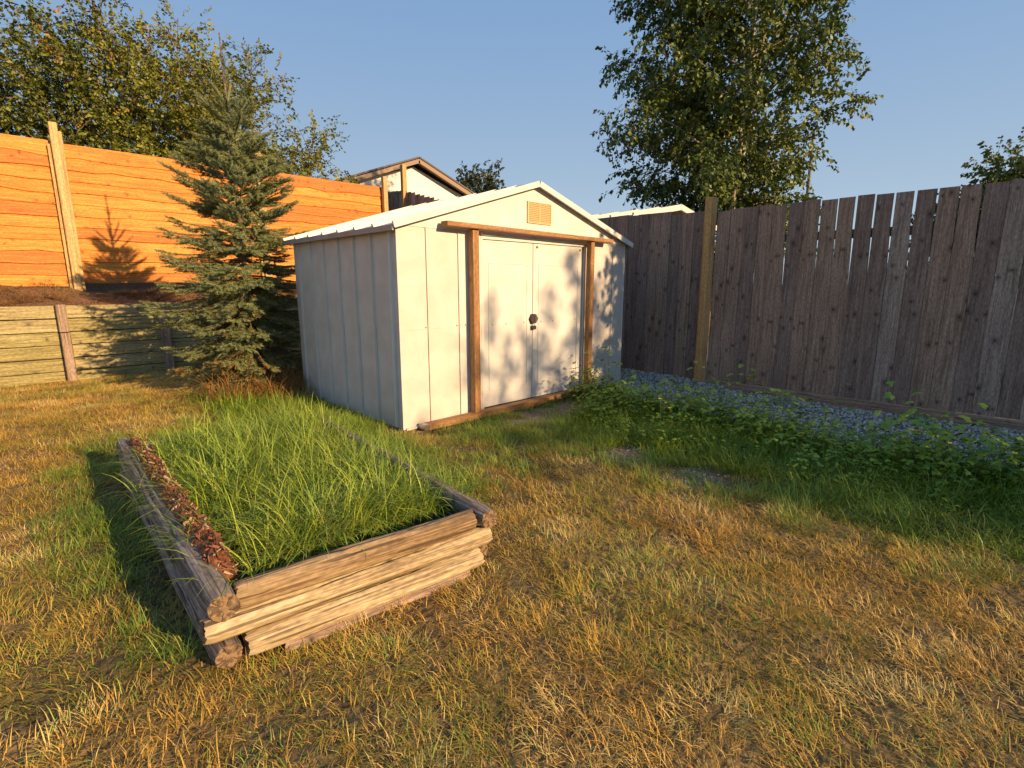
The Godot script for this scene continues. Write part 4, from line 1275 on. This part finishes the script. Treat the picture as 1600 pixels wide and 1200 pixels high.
func weed_mesh(sd: int, stalks: int, h: float, leaf: float) -> Mesh:
	var r := RandomNumberGenerator.new(); r.seed = sd
	var st := SurfaceTool.new(); st.begin(Mesh.PRIMITIVE_TRIANGLES)
	for k in stalks:
		var a := r.randf() * TAU
		var out := Vector3(cos(a), 0, sin(a))
		var top := out * r.randf_range(0.02, 0.13) * h / 0.2 + Vector3.UP * h * r.randf_range(0.45, 1.0)
		var sd2 := out.cross(Vector3.UP) * 0.0018
		st.add_vertex(-sd2); st.add_vertex(top); st.add_vertex(sd2)
		for q in 3:
			var la := a + (q - 1) * 1.25 + r.randf_range(-0.2, 0.2)
			var d := Vector3(cos(la), r.randf_range(-0.25, 0.25), sin(la)).normalized()
			var s := d.cross(Vector3.UP).normalized()
			var l := leaf * r.randf_range(0.7, 1.2)
			var tip := top + d * l - Vector3.UP * l * 0.2
			var m1 := top + d * l * 0.5 + s * l * 0.42 - Vector3.UP * l * 0.05
			var m2 := top + d * l * 0.5 - s * l * 0.42 - Vector3.UP * l * 0.05
			var mid := top + d * l * 0.5 + Vector3.UP * l * 0.06
			st.add_vertex(top); st.add_vertex(m1); st.add_vertex(mid)
			st.add_vertex(top); st.add_vertex(mid); st.add_vertex(m2)
			st.add_vertex(mid); st.add_vertex(m1); st.add_vertex(tip)
			st.add_vertex(mid); st.add_vertex(tip); st.add_vertex(m2)
	st.generate_normals()
	return st.commit()

func make_weeds() -> void:
	var r := RandomNumberGenerator.new(); r.seed = 171
	var holder := Node3D.new(); holder.name = "leafy_weeds"; add_child(holder)
	tag(holder, "mass of low green leafy weeds between lawn and gravel", "weeds", "", "stuff")
	var xf := [[], [], []]; var cols := [[], [], []]
	for k in 1050:
		var z := r.randf_range(0.15, 4.6)
		var e := gravel_edge(z)
		var x := e - 0.02 - absf(r.randfn()) * 0.42
		if z < 1.1: x = e - 0.25 - r.randf() * 0.85
		if x < 0.9: continue
		if r.randf() < smoothstep(0.0, 0.5, fine.get_noise_2d(x * 0.6, z * 0.6)): continue
		if bare(x, z) > 0.3 or blocked(x, z): continue
		var v := r.randi() % 3
		var s := r.randf_range(0.5, 1.3) * (0.6 + 0.5 * smoothstep(1.2, 2.0, x))
		xf[v].append(Transform3D(Basis.from_euler(Vector3(r.randf_range(-0.4, 0.4), r.randf() * TAU, r.randf_range(-0.4, 0.4))).scaled(Vector3(s, s * r.randf_range(0.7, 1.3), s)), Vector3(x, ground_height(x, z) - 0.005, z)))
		cols[v].append(Color(0.07, 0.15, 0.008).lerp(Color(0.20, 0.30, 0.016), r.randf()))
	joined(holder, "leaves", [weed_mesh(180, 14, 0.22, 0.026), weed_mesh(181, 16, 0.36, 0.03), weed_mesh(182, 13, 0.15, 0.022)], M.leaf, xf, cols)
	# yellow flowers on tall stems, one plant each
	var spots := [[2.09, 3.07], [2.18, 3.2], [1.88, 3.18], [1.67, 3.22], [1.72, 3.30], [1.9, 3.36], [1.96, 3.48], [1.9, 3.62], [1.67, 3.58], [1.5, 3.64], [1.42, 1.55], [1.61, 1.52], [1.41, 1.68]]
	var proto: Node3D = null
	for i in spots.size():
		var x: float = spots[i][0]; var z: float = spots[i][1]
		var lab := "yellow buttercup on a thin stem among weeds beside the gravel" if i < 10 else "yellow buttercup among weeds near the shed corner"
		var grp := "buttercups beside the gravel" if i < 10 else "buttercups near the shed corner"
		var o: Node3D
		if proto == null:
			proto = thing("buttercup", Vector3.ZERO, lab, "flower", grp)
			var st := SurfaceTool.new(); st.begin(Mesh.PRIMITIVE_TRIANGLES)
			tube(st, [Vector3(0, -0.02, 0), Vector3(0.006, 0.13, 0.004), Vector3(0.0, 0.27, 0.0)], [0.002, 0.0017, 0.0013], 5)
			st.generate_normals()
			part(proto, "stem", st.commit(), plain(lin(0.09, 0.14, 0.02), 0.6))
			var fl := SurfaceTool.new(); fl.begin(Mesh.PRIMITIVE_TRIANGLES)
			for k in 5:
				var a := TAU * k / 5.0
				var d := Vector3(cos(a), 0.55, sin(a)).normalized(); var s := Vector3(-sin(a), 0, cos(a))
				var c := Vector3(0, 0.27, 0)
				var p1 := c + d * 0.009 + s * 0.007; var p2 := c + d * 0.009 - s * 0.007; var p3 := c + d * 0.017 + s * 0.004; var p4 := c + d * 0.017 - s * 0.004
				for vv in [c, p1, p2, p1, p3, p2, p2, p3, p4]: fl.add_vertex(vv)
			fl.generate_normals()
			var pm: StandardMaterial3D = M.petal
			pm.cull_mode = BaseMaterial3D.CULL_DISABLED
			part(proto, "petals", fl.commit(), pm)
			o = proto
		else:
			o = proto.duplicate()
			o.name = numbered("buttercup", self)
			add_child(o)
			tag(o, lab, "flower", grp)
		o.position = Vector3(x, ground_height(x, z), z)
		o.rotation = Vector3(r.randf_range(-0.15, 0.15), r.randf() * TAU, r.randf_range(-0.15, 0.15))
		o.scale = Vector3.ONE * r.randf_range(0.85, 1.2)
